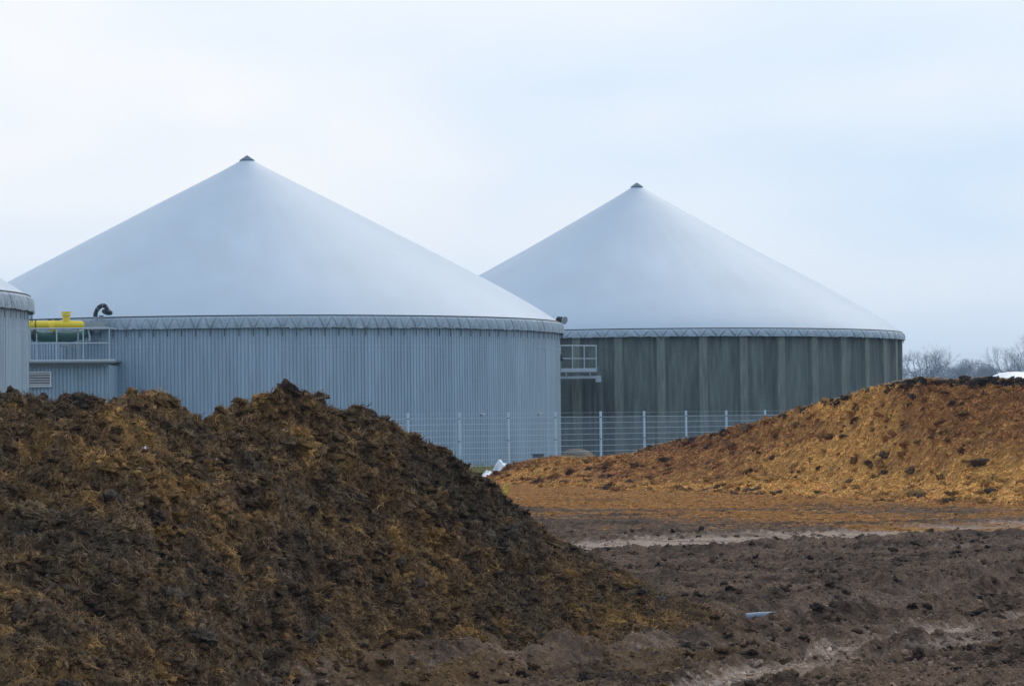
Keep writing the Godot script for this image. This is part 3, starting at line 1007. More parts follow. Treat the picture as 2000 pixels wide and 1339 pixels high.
func _trees() -> void:
	rng.seed = 55
	bare_tree(Vector3(121.070, 2.787, -873.000), 21.1, 0.5, "tall bare tree with a spreading crown right of the concrete tank")
	bare_tree(Vector3(143.810, 2.490, -850.000), 21.6, 0.45, "tall bare tree above the white sheet at the right edge")
	bare_tree(Vector3(121.589, 2.901, -919.000), 15.6, 0.3, "low reddish bare tree right beside the concrete tank", true)
	bare_tree(Vector3(138.061, 2.728, -919.000), 18.6, 0.45, "thin bare tree rising above the middle of the tree line", true)
	bare_tree(Vector3(144.764, 2.718, -942.000), 18.4, 0.5, "spindly bare tree just right of the thin one", true)
	bare_tree(Vector3(143.717, 2.610, -896.000), 16.5, 0.3, "dense reddish bare tree left of the tall right-hand tree", true)
	bare_tree(Vector3(150.574, 2.597, -919.000), 15.1, 0.3, "short reddish bare tree behind the white sheet", true)
	bare_tree(Vector3(154.773, 2.434, -873.000), 18.8, 0.4, "bare tree just outside the right edge")
	var blue := Color(0.035, 0.075, 0.075); var dull := Color(0.06, 0.065, 0.06)
	leafy_tree(Vector3(139.969, 3.008, -1035.000), 19.3, 11.3, dull, "dull bushy tree behind the tall bare tree, left side")
	leafy_tree(Vector3(144.041, 2.903, -1011.000), 20.9, 13.1, blue, "blue-green bushy tree right of the tall bare tree")
	leafy_tree(Vector3(153.355, 2.896, -1046.000), 19.7, 11.3, dull, "low dull bushy tree in the gap right of the tall bare tree")
	leafy_tree(Vector3(156.023, 2.840, -1035.000), 21.3, 11.3, dull, "bushy tree at the foot of the thin bare tree")
	leafy_tree(Vector3(157.110, 2.766, -1011.000), 21.6, 12.4, blue, "rounded blue-green tree in the middle of the tree line")
	leafy_tree(Vector3(168.607, 2.767, -1058.000), 19.7, 10.6, blue, "low blue-green tree left of the dense reddish tree")
	leafy_tree(Vector3(171.007, 2.683, -1035.000), 19.7, 12.4, dull, "dull bushy tree behind the white sheet")
	leafy_tree(Vector3(177.250, 2.618, -1035.000), 20.2, 13.6, blue, "blue-green tree under the right-hand bare tree")
	leafy_tree(Vector3(185.277, 2.534, -1035.000), 20.2, 13.6, dull, "dull bushy tree just outside the right edge")

# ---------------------------------------------------------------- silage heap
func _silage_heap() -> void:
	rng.seed = 66
	var crest := [Vector3(-0.861, -0.024, -86.500), Vector3(-0.633, 0.148, -86.000), Vector3(0.109, 0.477, -84.300), Vector3(0.822, 0.650, -82.800), Vector3(1.371, 0.690, -81.500), Vector3(2.467, 0.663, -80.600), Vector3(3.269, 0.790, -79.800), Vector3(3.601, 0.940, -79.500), Vector3(4.307, 1.105, -78.600), Vector3(5.283, 1.294, -77.000), Vector3(5.871, 1.503, -76.000), Vector3(6.442, 1.629, -75.000), Vector3(7.077, 1.903, -73.500), Vector3(7.873, 2.149, -71.500), Vector3(8.435, 2.375, -70.000), Vector3(8.900, 2.515, -68.000), Vector3(9.232, 2.581, -67.000), Vector3(9.821, 2.520, -66.300), Vector3(10.477, 2.536, -65.400), Vector3(11.111, 2.484, -64.500), Vector3(13.024, 2.391, -63.000), Vector3(15.763, 2.213, -61.000), Vector3(17.565, 1.771, -60.000)]
	var foot := [Vector3(-0.850, 0.000, -85.384), Vector3(-0.040, 0.000, -79.797), Vector3(1.257, 0.000, -75.181), Vector3(3.585, 0.000, -70.096), Vector3(5.654, 0.000, -66.070), Vector3(7.543, 0.000, -62.856), Vector3(9.889, 0.000, -57.615), Vector3(11.754, 0.000, -52.647), Vector3(14.024, 0.000, -48.012)]
	var t := thing("silage_heap", Vector3.ZERO, "long orange-brown heap of silage with a dark crust, in front of the fence", "heap")
	var big := nz(201, 0.35, 3); var mid := nz(202, 1.1, 3); var cel := warped(nz(203, 1.9, 1, true), 0.35); var fin := nz(204, 4.5, 3)
	var band := nz(205, 0.28, 3); var gul := nz(206, 0.7, 2)
	var x0: float = crest[0].x; var x1: float = crest[crest.size() - 1].x
	var nx := 620; var front := 190; var back := 26
	var p := PackedVector3Array(); var c := PackedColorArray()
	for j in front + back + 1:
		for i in nx + 1:
			var x := lerpf(x0, x1, float(i) / nx)
			var cr := along(crest, x); var ft := along(foot, x)
			var H: float = cr.y
			var zc: float = -cr.z; var zf: float = -ft.z
			var z: float; var h: float; var d := 0.0
			if j < back:
				d = 1.0 - float(j) / back
				z = zc + d * d * 9.0
				h = H * (1.0 - smoothstep(0.35, 1.0, d)) - 0.05 * d
			else:
				d = float(j - back) / front
				d = d * (0.55 + 0.45 * d)
				z = lerpf(zc, zf - 0.6, d)
				# steep cut face above a flatter foot
				h = H * (0.62 * (1.0 - smoothstep(0.0, 0.62, d)) + 0.38 * pow(1.0 - d, 1.3)) - 0.03 * d
			var k := minf(1.0, 0.25 + H * 0.5) * (1.0 - 0.75 * d)
			if j < back: k *= 0.35
			var q := Vector3(x, h * 1.4, z)
			var run := Vector3(x + (z - 60.0) * 0.35, z * 0.15, 0.0)
			var off := 0.26 * gul.get_noise_3dv(run) + 0.20 * mid.get_noise_3dv(q) + 0.24 * (0.3 - (cel.get_noise_3dv(q) + 1.0)) + 0.13 * fin.get_noise_3dv(q)
			if d < 0.02: off *= 0.4
			off *= k
			p.append(Vector3(x, maxf(h + off * 0.8, -0.06), -(z - off * 0.6)))
			var m := clampf(0.33 + band.get_noise_3dv(Vector3(x + (z - 60.0) * 0.5, h, z * 0.4)) * 1.5 + fin.get_noise_3dv(q) * 0.75 + mid.get_noise_3dv(q * 1.3) * 0.5 + (0.22 if x < 6.0 and x > 2.0 and d < 0.45 else 0.0), 0.0, 1.0)
			var col := Color(0.60, 0.315, 0.085).lerp(Color(0.30, 0.13, 0.042), m)
			var dk := clampf(mid.get_noise_3dv(q * 0.9 + Vector3(30, 0, 0)) * 2.0 - 0.55, 0.0, 1.0)
			col = col.lerp(Color(0.10, 0.062, 0.045), dk * 0.75)
			if j < back: col = col.lerp(Color(0.20, 0.15, 0.09), 0.8)
			c.append(col * 1.38)
	var body := part("silage", sheet(p, c, nx + 1, front + back + 1), M.dirt, t)
	tag(body, "loose orange silage slope")
	# dark weathered crust overhanging the face
	var cp := PackedVector3Array()
	var cc := PackedColorArray()
	var n1 := nz(211, 0.9, 3); var n2 := nz(212, 3.5, 2)
	var cn := 520; var ck := 11
	for j in ck:
		for i in cn + 1:
			var x := lerpf(2.9, x1 - 0.3, float(i) / cn)
			var cr := along(crest, x)
			var thick := clampf(0.70 + n1.get_noise_2d(x, 3.0) * 1.1 + n1.get_noise_2d(x * 3.0, 9.0) * 0.6, 0.22, 1.15) * smoothstep(2.9, 4.2, x)
			var a := lerpf(-0.35, 1.35, float(j) / (ck - 1)) * PI
			# from the back over the top, out to the lip and under it
			var r := 0.105 * thick
			var fwd := -cos(a) * r * 1.7
			var up := sin(a) * r * 0.9
			var nn := n2.get_noise_3d(x * 1.5, a, 0.0) * 0.09 + n1.get_noise_2d(x * 5.0, a * 0.4) * 0.06
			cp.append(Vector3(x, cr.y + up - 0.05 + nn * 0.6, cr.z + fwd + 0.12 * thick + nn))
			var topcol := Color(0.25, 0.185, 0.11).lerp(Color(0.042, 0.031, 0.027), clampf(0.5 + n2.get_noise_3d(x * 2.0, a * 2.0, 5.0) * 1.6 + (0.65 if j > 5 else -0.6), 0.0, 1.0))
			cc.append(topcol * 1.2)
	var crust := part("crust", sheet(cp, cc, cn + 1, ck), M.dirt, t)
	tag(crust, "dark brown crust along the crest")
	var bx := []; var bc := []
	for k in 1500:
		var x := rng.randf_range(2.6, x1 - 2.0)
		var cr := along(crest, x)
		var dn := rng.randf()
		var dens := clampf(0.45 + n1.get_noise_2d(x * 0.8, 30.0) * 1.8, 0.06, 0.9)
		if rng.randf() > dens: continue
		bx.append(tumbled(Vector3(x, cr.y - dn * 0.22 + 0.03, cr.z + 0.05 + dn * 0.32), rng.randf_range(0.025, 0.075)))
		bc.append(Color(0.075, 0.053, 0.042).lerp(Color(0.24, 0.13, 0.05), pow(rng.randf(), 3.0)) * rng.randf_range(0.6, 1.7))
	scatter_lumps("crust_lumps", crust, bx, bc)
	bx = []; bc = []
	for k in 2600:
		var x := rng.randf_range(1.0, x1 - 2.0)
		var cr := along(crest, x)
		bx.append(standing(Vector3.UP, rng.randf() * TAU, Vector3.ONE * rng.randf_range(0.5, 1.2), Vector3(x, cr.y + rng.randf_range(-0.02, 0.05), cr.z - rng.randf_range(-0.05, 0.5))))
		bc.append(Color(0.42, 0.30, 0.16) * rng.randf_range(0.6, 1.2))
	copies("crust_straw", tuft(233, 6, 0.07, 0.010, 0.5), M.bits, crust, bx, bc)
	# dark clods lying on the slope
	var lumps := [lump(221, 24, 16, 0.7, 0.6), lump(223, 24, 16, 0.7, 0.7), lump(225, 24, 16, 0.6, 0.5)]
	var dark: Array = []
	for k in 3:
		var m: StandardMaterial3D = M.dirt.duplicate()
		m.vertex_color_use_as_albedo = false
		m.albedo_color = [lin(0.12, 0.078, 0.058), lin(0.20, 0.12, 0.065), lin(0.32, 0.18, 0.065)][k]
		dark.append(m)
	for k in 150:
		var i := rng.randi_range(4, nx - 4)
		var j := back + rng.randi_range(8, front - 4)
		var at := p[j * (nx + 1) + i]
		if at.x > 14.5: continue
		var s := rng.randf_range(0.05, 0.11) * (1.6 if rng.randf() < 0.12 else 1.0)
		var o := part("clod", lumps[k % 3], dark[rng.randi() % 3], t, at)
		o.rotation = Vector3(rng.randf_range(-0.4, 0.4), rng.randf() * TAU, rng.randf_range(-0.4, 0.4))
		o.scale = Vector3(s * rng.randf_range(1.0, 1.9), s, s * rng.randf_range(1.0, 1.4))
	var lx := []; var lc := []
	for k in 1100:
		var i := rng.randi_range(2, nx - 2); var j := back + rng.randi_range(2, front - 2)
		var b := j * (nx + 1) + i
		if p[b].x > 14.5: continue
		lx.append(tumbled(p[b], rng.randf_range(0.03, 0.10)))
		lc.append(c[b] * (rng.randf_range(0.22, 0.5) if rng.randf() < 0.16 else rng.randf_range(0.7, 1.15)))
	scatter_lumps("lumps", t, lx, lc)
	# chips and fibres all over the slope
	var xf := []; var cols := []
	for k in 60000:
		var i := rng.randi_range(1, nx - 1); var j := back + rng.randi_range(-2, front - 1)
		var b := j * (nx + 1) + i
		if p[b].x > 14.5: continue
		var nrm := (p[b + nx + 1] - p[b - nx - 1]).cross(p[b + 1] - p[b - 1]).normalized()
		var s := rng.randf_range(0.6, 1.5)
		xf.append(standing(nrm, rng.randf() * TAU, Vector3.ONE * s, p[b] + nrm * 0.004 + Vector3(rng.randf_range(-0.02, 0.02), 0, 0)))
		cols.append(c[b] * rng.randf_range(0.55, 1.35))
	copies("silage_fibres", tuft(231, 5, 0.06, 0.010, 0.5), M.bits, t, xf, cols)
	# more chips scattered on the ground before it
	xf = []; cols = []
	for k in 34000:
		var z := rng.randf_range(45.0, 72.0)
		var x := rng.randf_range(-0.03, 0.19) * z
		if rng.randf() > chip_cover(x, z, gn.f.get_noise_2d(x, z)) + 0.04: continue
		var s := rng.randf_range(0.6, 1.4)
		xf.append(standing(Vector3.UP, rng.randf() * TAU, Vector3(s, s * 0.7, s), Vector3(x, ground_height(x, z), -z)))
		cols.append(Color(0.58, 0.30, 0.065).lerp(Color(0.20, 0.10, 0.045), rng.randf() * rng.randf()) * rng.randf_range(0.7, 1.2))
	var o2 := copies("silage_litter", tuft(232, 5, 0.05, 0.009, 0.4), M.bits, self, xf, cols)
	tag(o2, "orange silage chips scattered on the mud before the silage heap", "silage")

# ---------------------------------------------------------------- manure heap
func _manure_heap() -> void:
	rng.seed = 77
	var crest := [Vector3(-7.6, 0.0, -21.6), Vector3(-6.6, 0.9, -21.6), Vector3(-5.0, 1.9, -21.8), Vector3(-3.966, 2.032, -22.100), Vector3(-3.831, 2.039, -22.200), Vector3(-3.675, 2.042, -22.300), Vector3(-3.618, 2.034, -22.350), Vector3(-3.449, 1.987, -22.450), Vector3(-3.340, 1.994, -22.500), Vector3(-3.250, 2.001, -22.550), Vector3(-3.109, 1.961, -22.650), Vector3(-3.049, 1.992, -22.700), Vector3(-2.965, 2.015, -22.750), Vector3(-2.872, 2.047, -22.850), Vector3(-2.835, 2.039, -22.870), Vector3(-2.702, 2.030, -22.950), Vector3(-2.582, 1.970, -23.000), Vector3(-2.494, 1.926, -23.100), Vector3(-2.421, 1.869, -23.200), Vector3(-2.350, 1.885, -23.250), Vector3(-2.259, 1.924, -23.350), Vector3(-2.132, 1.989, -23.550), Vector3(-2.027, 1.989, -23.700), Vector3(-1.916, 2.021, -23.850), Vector3(-1.821, 2.058, -23.950), Vector3(-1.798, 2.096, -23.980), Vector3(-1.751, 2.096, -24.020), Vector3(-1.732, 2.038, -24.040), Vector3(-1.673, 2.029, -24.080), Vector3(-1.566, 1.962, -24.150), Vector3(-1.486, 1.891, -24.200), Vector3(-1.446, 1.911, -24.220), Vector3(-1.393, 1.869, -24.250), Vector3(-1.304, 1.889, -24.300), Vector3(-1.120, 1.866, -24.400), Vector3(-0.999, 1.798, -24.500), Vector3(-0.896, 1.712, -24.550), Vector3(-0.792, 1.660, -24.600), Vector3(-0.731, 1.583, -24.650), Vector3(-0.563, 1.563, -24.750), Vector3(-0.480, 1.506, -24.800), Vector3(-0.417, 1.458, -24.850), Vector3(-0.354, 1.388, -24.900), Vector3(-0.236, 1.286, -25.000), Vector3(-0.078, 1.181, -25.150), Vector3(0.029, 1.062, -25.200), Vector3(0.202, 0.914, -25.300), Vector3(0.289, 0.815, -25.350), Vector3(0.552, 0.684, -25.500), Vector3(0.775, 0.569, -25.650), Vector3(0.998, 0.429, -25.750), Vector3(1.225, 0.272, -25.900), Vector3(1.453, 0.188, -26.000), Vector3(1.679, 0.102, -26.050), Vector3(1.987, -0.005, -26.000)]
	var foot := [Vector3(-7.6, 0, -20.5), Vector3(-5.0, 0, -17.8), Vector3(-3.027, 0.000, -17.471), Vector3(-2.284, 0.000, -18.779), Vector3(-1.468, 0.000, -20.989), Vector3(-0.614, 0.000, -22.834), Vector3(-0.025, 0.000, -23.469), Vector3(0.596, 0.000, -24.086), Vector3(1.254, 0.000, -24.793), Vector3(1.904, 0.000, -25.489)]
	var t := thing("manure_heap", Vector3.ZERO, "big dark brown heap of strawy manure filling the left foreground", "heap")
	var n1 := nz(301, 0.9, 3); var n2 := nz(302, 3.0, 1, true); var n3 := nz(303, 8.5, 1, true); var n4 := nz(304, 16.0, 3); var n5 := nz(308, 3.2, 2)
	warped(n2, 0.22); warped(n3, 0.10)
	var n6 := nz(309, 7.0, 3)
	var tone := nz(305, 0.55, 3); var tone2 := nz(306, 3.0, 3); var tone3 := nz(307, 14.0, 2)
	var x0: float = crest[0].x; var x1: float = crest[crest.size() - 1].x
	var nx := 620; var front := 300; var back := 60
	var p := PackedVector3Array(); var c := PackedColorArray()
	for j in front + back + 1:
		for i in nx + 1:
			var x := lerpf(x0, x1, pow(float(i) / nx, 0.82))
			var cr := along(crest, x); var ft := along(foot, x)
			var H: float = maxf(cr.y, 0.0)
			var zc: float = -cr.z; var zf: float = minf(-ft.z, zc - 0.02)
			var d: float; var z: float; var h: float
			if j < back:
				d = 1.0 - float(j) / back
				z = zc + d * (H * 1.5 + 0.1); h = H * (1.0 - d) * (1.0 + 0.3 * d) - 0.05 * d
			else:
				d = float(j - back) / front
				z = lerpf(zc, zf - 0.12, d); h = H * lerpf(1.0 - d, pow(1.0 - d, 1.25), 0.6) + H * 0.05 * sin(d * PI) - 0.04 * d
			var run := absf(zc - zf) + 0.01
			var nrm := Vector3(0, run, -H if j >= back else H).normalized()
			var q := Vector3(x, h, z)
			var k := minf(1.0, 0.30 + H * 0.6) * (1.0 - 0.4 * d * d if j >= back else 1.0)
			var hug := smoothstep(0.0, 60.0, absf(j - back))
			var off := 0.20 * n1.get_noise_3dv(q) * hug + 0.06 * n5.get_noise_3dv(q)
			off += 0.34 * (0.30 - (n2.get_noise_3dv(q) + 1.0)) * (0.7 + 0.5 * n1.get_noise_3dv(q * 1.7))
			off += 0.14 * (0.3 - (n3.get_noise_3dv(q) + 1.0)) + 0.05 * n6.get_noise_3dv(q)
			off += 0.03 * n4.get_noise_3dv(q)
			off *= k
			if j < back + 12 and j > back - 12: off *= lerpf(0.4, 1.0, absf(j - back) / 12.0)
			var o := nrm * off
			p.append(Vector3(x, maxf(h + o.y, -0.08), -(z + o.z)))
			# browns, dull greys and ochre straw in patches
			var a := tone.get_noise_3dv(q); var b := tone2.get_noise_3dv(q); var e := tone3.get_noise_3dv(q)
			var col := Color(0.060, 0.042, 0.029).lerp(Color(0.135, 0.083, 0.036), clampf(0.42 + a * 1.0 + b * 0.8 + e * 0.35, 0.0, 1.0))
			col = col.lerp(Color(0.064, 0.056, 0.040), clampf(-a * 1.2 + tone2.get_noise_3dv(q + Vector3(9, 9, 9)) * 1.3 - 0.25, 0.0, 0.55))
			col = col.lerp(Color(0.225, 0.135, 0.045), clampf(b * 1.6 + a * 1.2 + e * 0.6 - 0.5, 0.0, 0.8))
			c.append(Color(col.r * 2.15, col.g * 2.0, col.b * 1.85))
	var body := part("manure", sheet(p, c, nx + 1, front + back + 1), M.dirt, t)
	tag(body, "lumpy strawy manure slope")
	var w := nx + 1
	# larger clods one can pick out
	var lumps := []
	for k in 5: lumps.append(lump(321 + k * 3, 30, 20, 0.7, [0.75, 0.6, 0.85, 0.55, 0.7][k]))
	var cm := []
	for k in 5:
		var m: StandardMaterial3D = M.dirt.duplicate()
		m.vertex_color_use_as_albedo = false
		m.albedo_color = [lin(0.16, 0.115, 0.08), lin(0.135, 0.102, 0.078), lin(0.20, 0.135, 0.075), lin(0.15, 0.125, 0.10), lin(0.23, 0.15, 0.075)][k]
		cm.append(m)
	var xf := []; var cols := []
	var hairy := []; var hair_col := []
	for k in 12000:
		var i := rng.randi_range(2, nx - 2); var j := back + int(rng.randi_range(-6, front - 3))
		var b := j * w + i
		if p[b].x < -4.6: continue
		var nrm := (p[b + w] - p[b - w]).cross(p[b + 1] - p[b - 1]).normalized()
		var s := rng.randf_range(0.008, 0.028)
		if k < 170:
			if p[b].x > 1.3: continue
			s = rng.randf_range(0.035, 0.075)
			var o := part("clod", lumps[k % 5], cm[rng.randi() % 5], t, p[b] - nrm * s * 0.1)
			o.rotation = Vector3(rng.randf_range(-0.6, 0.6), rng.randf() * TAU, rng.randf_range(-0.6, 0.6))
			o.scale = Vector3(s * rng.randf_range(1.0, 1.7), s, s * rng.randf_range(1.0, 1.3))
			for m in 26:
				var dd := Vector3(rng.randfn(), rng.randfn() + 0.5, rng.randfn() + 0.3).normalized()
				hairy.append(standing(dd, rng.randf() * TAU, Vector3.ONE * rng.randf_range(0.4, 0.9), o.position + o.transform.basis * (dd * 0.8)))
				hair_col.append(c[b] * rng.randf_range(0.5, 1.6))
		else:
			xf.append(standing(nrm, rng.randf() * TAU, Vector3(s * rng.randf_range(1.0, 1.8), s, s), p[b]))
			cols.append(c[b] * rng.randf_range(0.4, 1.1))
	copies("crumbs", crumb(341), M.bits, t, xf, cols)
	var lx := []; var lc := []
	for k in 8500:
		var i := rng.randi_range(2, nx - 2); var j := back + int(rng.randi_range(-6, front - 3))
		var b := j * w + i
		if p[b].x < -4.6: continue
		var s := rng.randf_range(0.011, 0.036) * (1.5 if rng.randf() < 0.07 and j > back + 20 else 1.0)
		lx.append(tumbled(p[b], s))
		var lcol := c[b] * rng.randf_range(0.55, 1.15)
		lc.append(lcol)
		for m in 4:
			var dd := Vector3(rng.randfn(), absf(rng.randfn()) + 0.3, rng.randfn() + 0.3).normalized()
			hairy.append(standing(dd, rng.randf() * TAU, Vector3.ONE * rng.randf_range(0.35, 0.8), p[b] + dd * s * 0.8))
			hair_col.append(lcol * rng.randf_range(0.7, 1.5))
	scatter_lumps("lumps", t, lx, lc)
	# straw: matted tufts, then single brighter stalks
	for kind in 3:
		xf = hairy if kind == 0 else []; cols = hair_col if kind == 0 else []
		var count: int = [56000, 50000, 4500][kind]
		for k in count:
			var i := rng.randi_range(2, nx - 2); var j := back + int(rng.randi_range(-10, front - 2))
			var b := j * w + i
			if p[b].x < -4.6: continue
			var nrm := (p[b + w] - p[b - w]).cross(p[b + 1] - p[b - 1]).normalized()
			nrm = (nrm + Vector3(rng.randf_range(-0.3, 0.3), 0.0, rng.randf_range(-0.2, 0.3))).normalized()
			var s := rng.randf_range(0.5, 1.3)
			xf.append(standing(nrm, rng.randf() * TAU, Vector3.ONE * s, p[b] + nrm * 0.003))
			var col := c[b] * (0.35 + 1.5 * pow(rng.randf(), 1.4))
			if kind == 1: col = col.lerp(Color(0.26, 0.17, 0.075), rng.randf() * 0.55)
			if kind == 2: col = Color(0.36, 0.24, 0.10).lerp(Color(0.22, 0.10, 0.045), rng.randf()) * rng.randf_range(0.6, 1.15)
			cols.append(col)
		var mesh: ArrayMesh = [tuft(351, 8, 0.036, 0.0040, 0.55), tuft(352, 6, 0.05, 0.0032, 0.45), tuft(353, 1, 0.10, 0.0045, 0.6)][kind]
		copies(["matted_straw", "fine_straw", "loose_stalks"][kind], mesh, M.bits, t, xf, cols)

# ---------------------------------------------------------------- small things
func crumple(seed_: int, w: float, h: float, dpt: float, n: int) -> ArrayMesh:
	var a := nz(seed_, 1.9 / w, 2); var b := nz(seed_ + 1, 4.0 / w, 1, true)
	var pts := []
	for j in n + 1:
		for i in n + 1:
			var u := float(i) / n - 0.5; var v := float(j) / n - 0.5
			var q := Vector2(u * w, v * dpt)
			var edge := 1.0 - smoothstep(0.25, 0.52, maxf(absf(u), absf(v)))
			var y := h * (0.1 + edge * (0.5 + 0.9 * a.get_noise_2dv(q)) + 0.35 * absf(b.get_noise_2dv(q)) * edge)
			pts.append(Vector3(q.x + a.get_noise_2d(q.y, q.x) * w * 0.15, maxf(y, -0.02), q.y + a.get_noise_2d(q.x + 9.0, q.y) * dpt * 0.15))
	var g := Geo.new()
	for j in n:
		for i in n:
			var k := j * (n + 1) + i
			g.flat(pts[k], pts[k + 1], pts[k + n + 1])
			g.flat(pts[k + 1], pts[k + n + 2], pts[k + n + 1])
	return g.mesh()

func _small_things() -> void:
	# crumpled silver foil between the heaps
	var foil := mat(0.60, 0.66, 0.72, 0.3, 0.2)
	var at := Vector3(-0.443, 0.000, -89.549)
	var o := part("plastic_sheet", crumple(401, 0.95, 0.36, 0.7, 11), foil, self, at + Vector3(0, 0.0, 0))
	tag(o, "crumpled silvery plastic sheet on the ground between the two heaps", "plastic sheet")
	# yellow scrap sticking up at the end of the orange heap
	at = Vector3(-0.216, 0.000, -69.306)
	var ys := mat(0.55, 0.40, 0.06, 0.6)
	var g := Geo.new()
	var prev := [Vector3(-0.10, -0.05, 0), Vector3(0.06, -0.05, 0.02)]
	for k in 4:
		var t := (k + 1) / 4.0
		var nx := [Vector3(-0.10 + t * 0.10, t * 0.24, 0.03 * sin(t * 4.0)), Vector3(0.06 + t * 0.06, t * 0.25, 0.02 + 0.03 * cos(t * 5.0))]
		for s in [0.0, 0.012]:
			var z := Vector3(0, 0, -s)
			g.flat(prev[0] + z, nx[0] + z, nx[1] + z); g.flat(prev[0] + z, nx[1] + z, prev[1] + z)
		prev = nx
	o = part("yellow_scrap", g.mesh(), ys, self, at)
	tag(o, "yellow scrap standing upright beside the manure slope", "scrap")
	# short grass at the foot of the big tank
	var xf := []; var cols := []
	for k in 6000:
		var z := rng.randf_range(98.0, 112.5); var x := rng.randf_range(-7.0, 4.0)
		xf.append(standing(Vector3.UP, rng.randf() * TAU, Vector3.ONE * rng.randf_range(0.7, 1.4), Vector3(x, -0.22, -z)))
		cols.append(Color(0.22, 0.23, 0.06).lerp(Color(0.30, 0.25, 0.10), rng.randf()))
	var gr := copies("grass", tuft(411, 9, 0.3, 0.012, 2.5), M.bits, self, xf, cols)
	tag(gr, "strip of short yellowish grass along the wire fence", "grass")
	# utility box
	var bx := thing("utility_box", Vector3(0.990, -0.109, -118.500), "small dark box with a lid low beside the steel tank wall", "box")
	bx.position.y = 0.0
	g = Geo.new()
	g.box(Vector3(0, 0.02, 0), Vector3(0.44, 0.56, 0.35))
	part("housing", g.mesh(), M.strap, bx)
	g = Geo.new()
	g.box(Vector3(0, 0.32, 0.01), Vector3(0.50, 0.04, 0.42))
	part("lid", g.mesh(), M.black, bx)
	# small mound of sand behind the fence
	var sm := mat(0.20, 0.145, 0.085, 0.95)
	o = part("sand_mound", lump(421, 40, 20, 0.12, 0.55), sm, self, Vector3(2.769, -0.169, -128.000))
	o.scale = Vector3(0.85, 0.95, 0.9)
	o.position.y = -0.02
	tag(o, "small brown sand mound behind the fence at the concrete tank", "mound")
	# grey pipe end in the mud
	var pa := Vector3(2.067, 0.000, -26.040); var pb := Vector3(2.342, 0.000, -26.064)
	pa.y = maxf(ground_height(pa.x, -pa.z + 0.0), 0.0) + 0.045; pb.y = pa.y
	var gp := thing("pipe_piece", pa, "short blue-grey plastic pipe lying half buried in the mud", "pipe")
	g = Geo.new()
	var d := pb - pa
	g.tube([-d * 0.15 - Vector3(0, 0.01, 0), d * 0.3, d * 0.7, d * 1.15 - Vector3(0, 0.01, 0)], [0.032, 0.032, 0.032, 0.032], 14)
	part("pipe_wall", g.mesh(), mat(0.20, 0.25, 0.32, 0.45), gp)
	# clods round it
	var lm := lump(431, 18, 12, 0.6, 0.7)
	var clodm: StandardMaterial3D = M.dirt.duplicate()
	clodm.vertex_color_use_as_albedo = false
	clodm.albedo_color = lin(0.085, 0.06, 0.045)
	var spots := [[Vector3(1.951, 0.000, -25.419), 0.05, "brown clod at the left end of the grey pipe piece"], [Vector3(2.358, 0.000, -25.609), 0.05, "brown clod at the right end of the grey pipe piece"], [Vector3(2.858, 0.000, -26.183), 0.09, "large dark clod right of the grey pipe piece"], [Vector3(3.158, 0.000, -26.818), 0.075, "brown clod between pipe piece and tyre track"], [Vector3(3.903, 0.000, -28.014), 0.06, "dark clod on the edge of the tyre track"], [Vector3(4.277, 0.000, -28.577), 0.08, "dark lump beside the tyre track, right side"], [Vector3(4.668, 0.000, -29.331), 0.11, "biggest dark lump at the right edge of the yard"], [Vector3(5.059, 0.000, -30.309), 0.12, "reddish brown lump at the far right of the yard"], [Vector3(2.656, 0.000, -26.415), 0.05, "small dark clod just right of the pipe piece"], [Vector3(4.447, 0.000, -35.133), 0.06, "lone dark clod in the middle of the rough mud"]]
	for s in spots:
		var q: Vector3 = s[0]
		q.y = ground_height(q.x, -q.z)
		o = part(numbered("mud_clod"), lm, clodm, self, q)
		o.scale = Vector3(s[1] * 1.5, s[1] * 0.9, s[1])
		o.rotation.y = q.x * 9.0
		tag(o, s[2], "clod", "dark clods lying in the yard")
	# yellow cob piece
	at = Vector3(2.874, 0.000, -23.336)
	var cob := mat(0.50, 0.33, 0.07, 0.7)
	g = Geo.new()
	g.tube([Vector3(-0.034, 0, 0), Vector3(-0.03, 0, 0), Vector3(0.0, 0.004, 0), Vector3(0.028, 0, 0), Vector3(0.034, 0, 0)], [0.004, 0.012, 0.014, 0.011, 0.003], 10)
	o = part("cob_piece", g.mesh(), cob, self, Vector3(at.x, ground_height(at.x, -at.z) + 0.012, at.z))
	o.rotation = Vector3(0, 0.2, -0.12)
	tag(o, "yellow bit of maize cob lying on the mud", "maize cob")
	# white scraps of film in the manure
	var film := mat(0.72, 0.74, 0.78, 0.4)
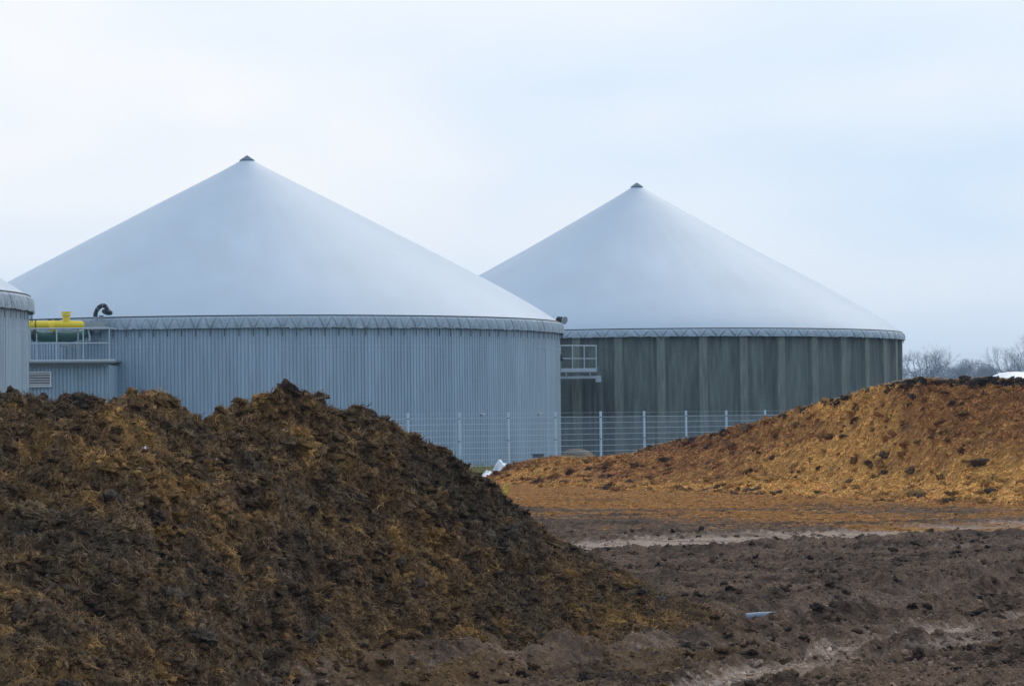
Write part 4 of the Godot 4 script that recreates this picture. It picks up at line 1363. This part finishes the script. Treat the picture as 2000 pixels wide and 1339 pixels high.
	var sc := [[Vector3(-2.703, 1.600, -21.750), 0.07, 0.12, "white film scrap standing in the upper left of the manure"], [Vector3(-2.789, 1.582, -21.720), 0.10, 0.04, "flat white film scrap left of the upright one"], [Vector3(-2.253, 1.506, -22.450), 0.07, 0.04, "white film scrap in the middle of the manure slope"], [Vector3(-1.818, 1.718, -23.450), 0.07, 0.05, "white film scrap below the peak of the manure heap"]]
	for s in sc:
		o = part(numbered("film_scrap"), tuft(441 + int(s[1] * 300.0), 5, s[1] * 0.55, 0.007, s[2] * 14.0), film, self, s[0])
		o.rotation.y = 0.4
		tag(o, s[3], "film scrap", "white film scraps in the manure heap")
	# splinter of wood near the peak
	g = Geo.new()
	g.bar(Vector3(-0.03, -0.05, 0), Vector3(0.04, 0.09, 0.0), 0.018, 0.008)
	o = part("wood_splinter", g.mesh(), mat(0.30, 0.15, 0.07, 0.8), self, Vector3(-1.953, 1.976, -23.750))
	tag(o, "reddish wood splinter sticking out left of the manure peak", "splinter")
	# white sheeted clamp with a tyre on it, behind the silage heap
	var cl := thing("covered_clamp", Vector3(0, 0, 0), "white plastic sheet over a low mound behind the silage heap, right edge", "silage clamp")
	var c0 := Vector3(15.440, 3.065, -92.000)
	var pp := PackedVector3Array()
	var wr := nz(451, 0.8, 3)
	for j in 30:
		for i in 41:
			var u := (i - 20) / 20.0; var v := 1.0 - 2.0 * j / 29.0
			var hh := (1.0 - pow(absf(u), 2.0)) * (1.0 - v * v)
			var x := c0.x + 0.1 + u * 1.8
			pp.append(Vector3(x, c0.y * (0.45 + 0.55 * pow(maxf(hh, 0.0), 0.7)) * (1.0 if maxf(absf(u), absf(v)) < 0.99 else 0.0) + wr.get_noise_2d(x, v * 4.0) * 0.05, c0.z - v * 3.0))
	part("white_sheet", sheet(pp, PackedColorArray(), 41, 30), mat(0.80, 0.83, 0.87, 0.4), cl)
	var ty := thing("tyre", c0 + Vector3(0.1, -0.07, -0.35), "black tyre lying on the white sheet", "tyre")
	g = Geo.new()
	var tp := []; var tr := []
	for k in 25:
		tp.append(Vector3(cos(TAU * k / 24.0) * 0.26, 0, sin(TAU * k / 24.0) * 0.26)); tr.append(0.085)
	g.tube(tp, tr, 10, false)
	part("tread", g.mesh(), M.black, ty)
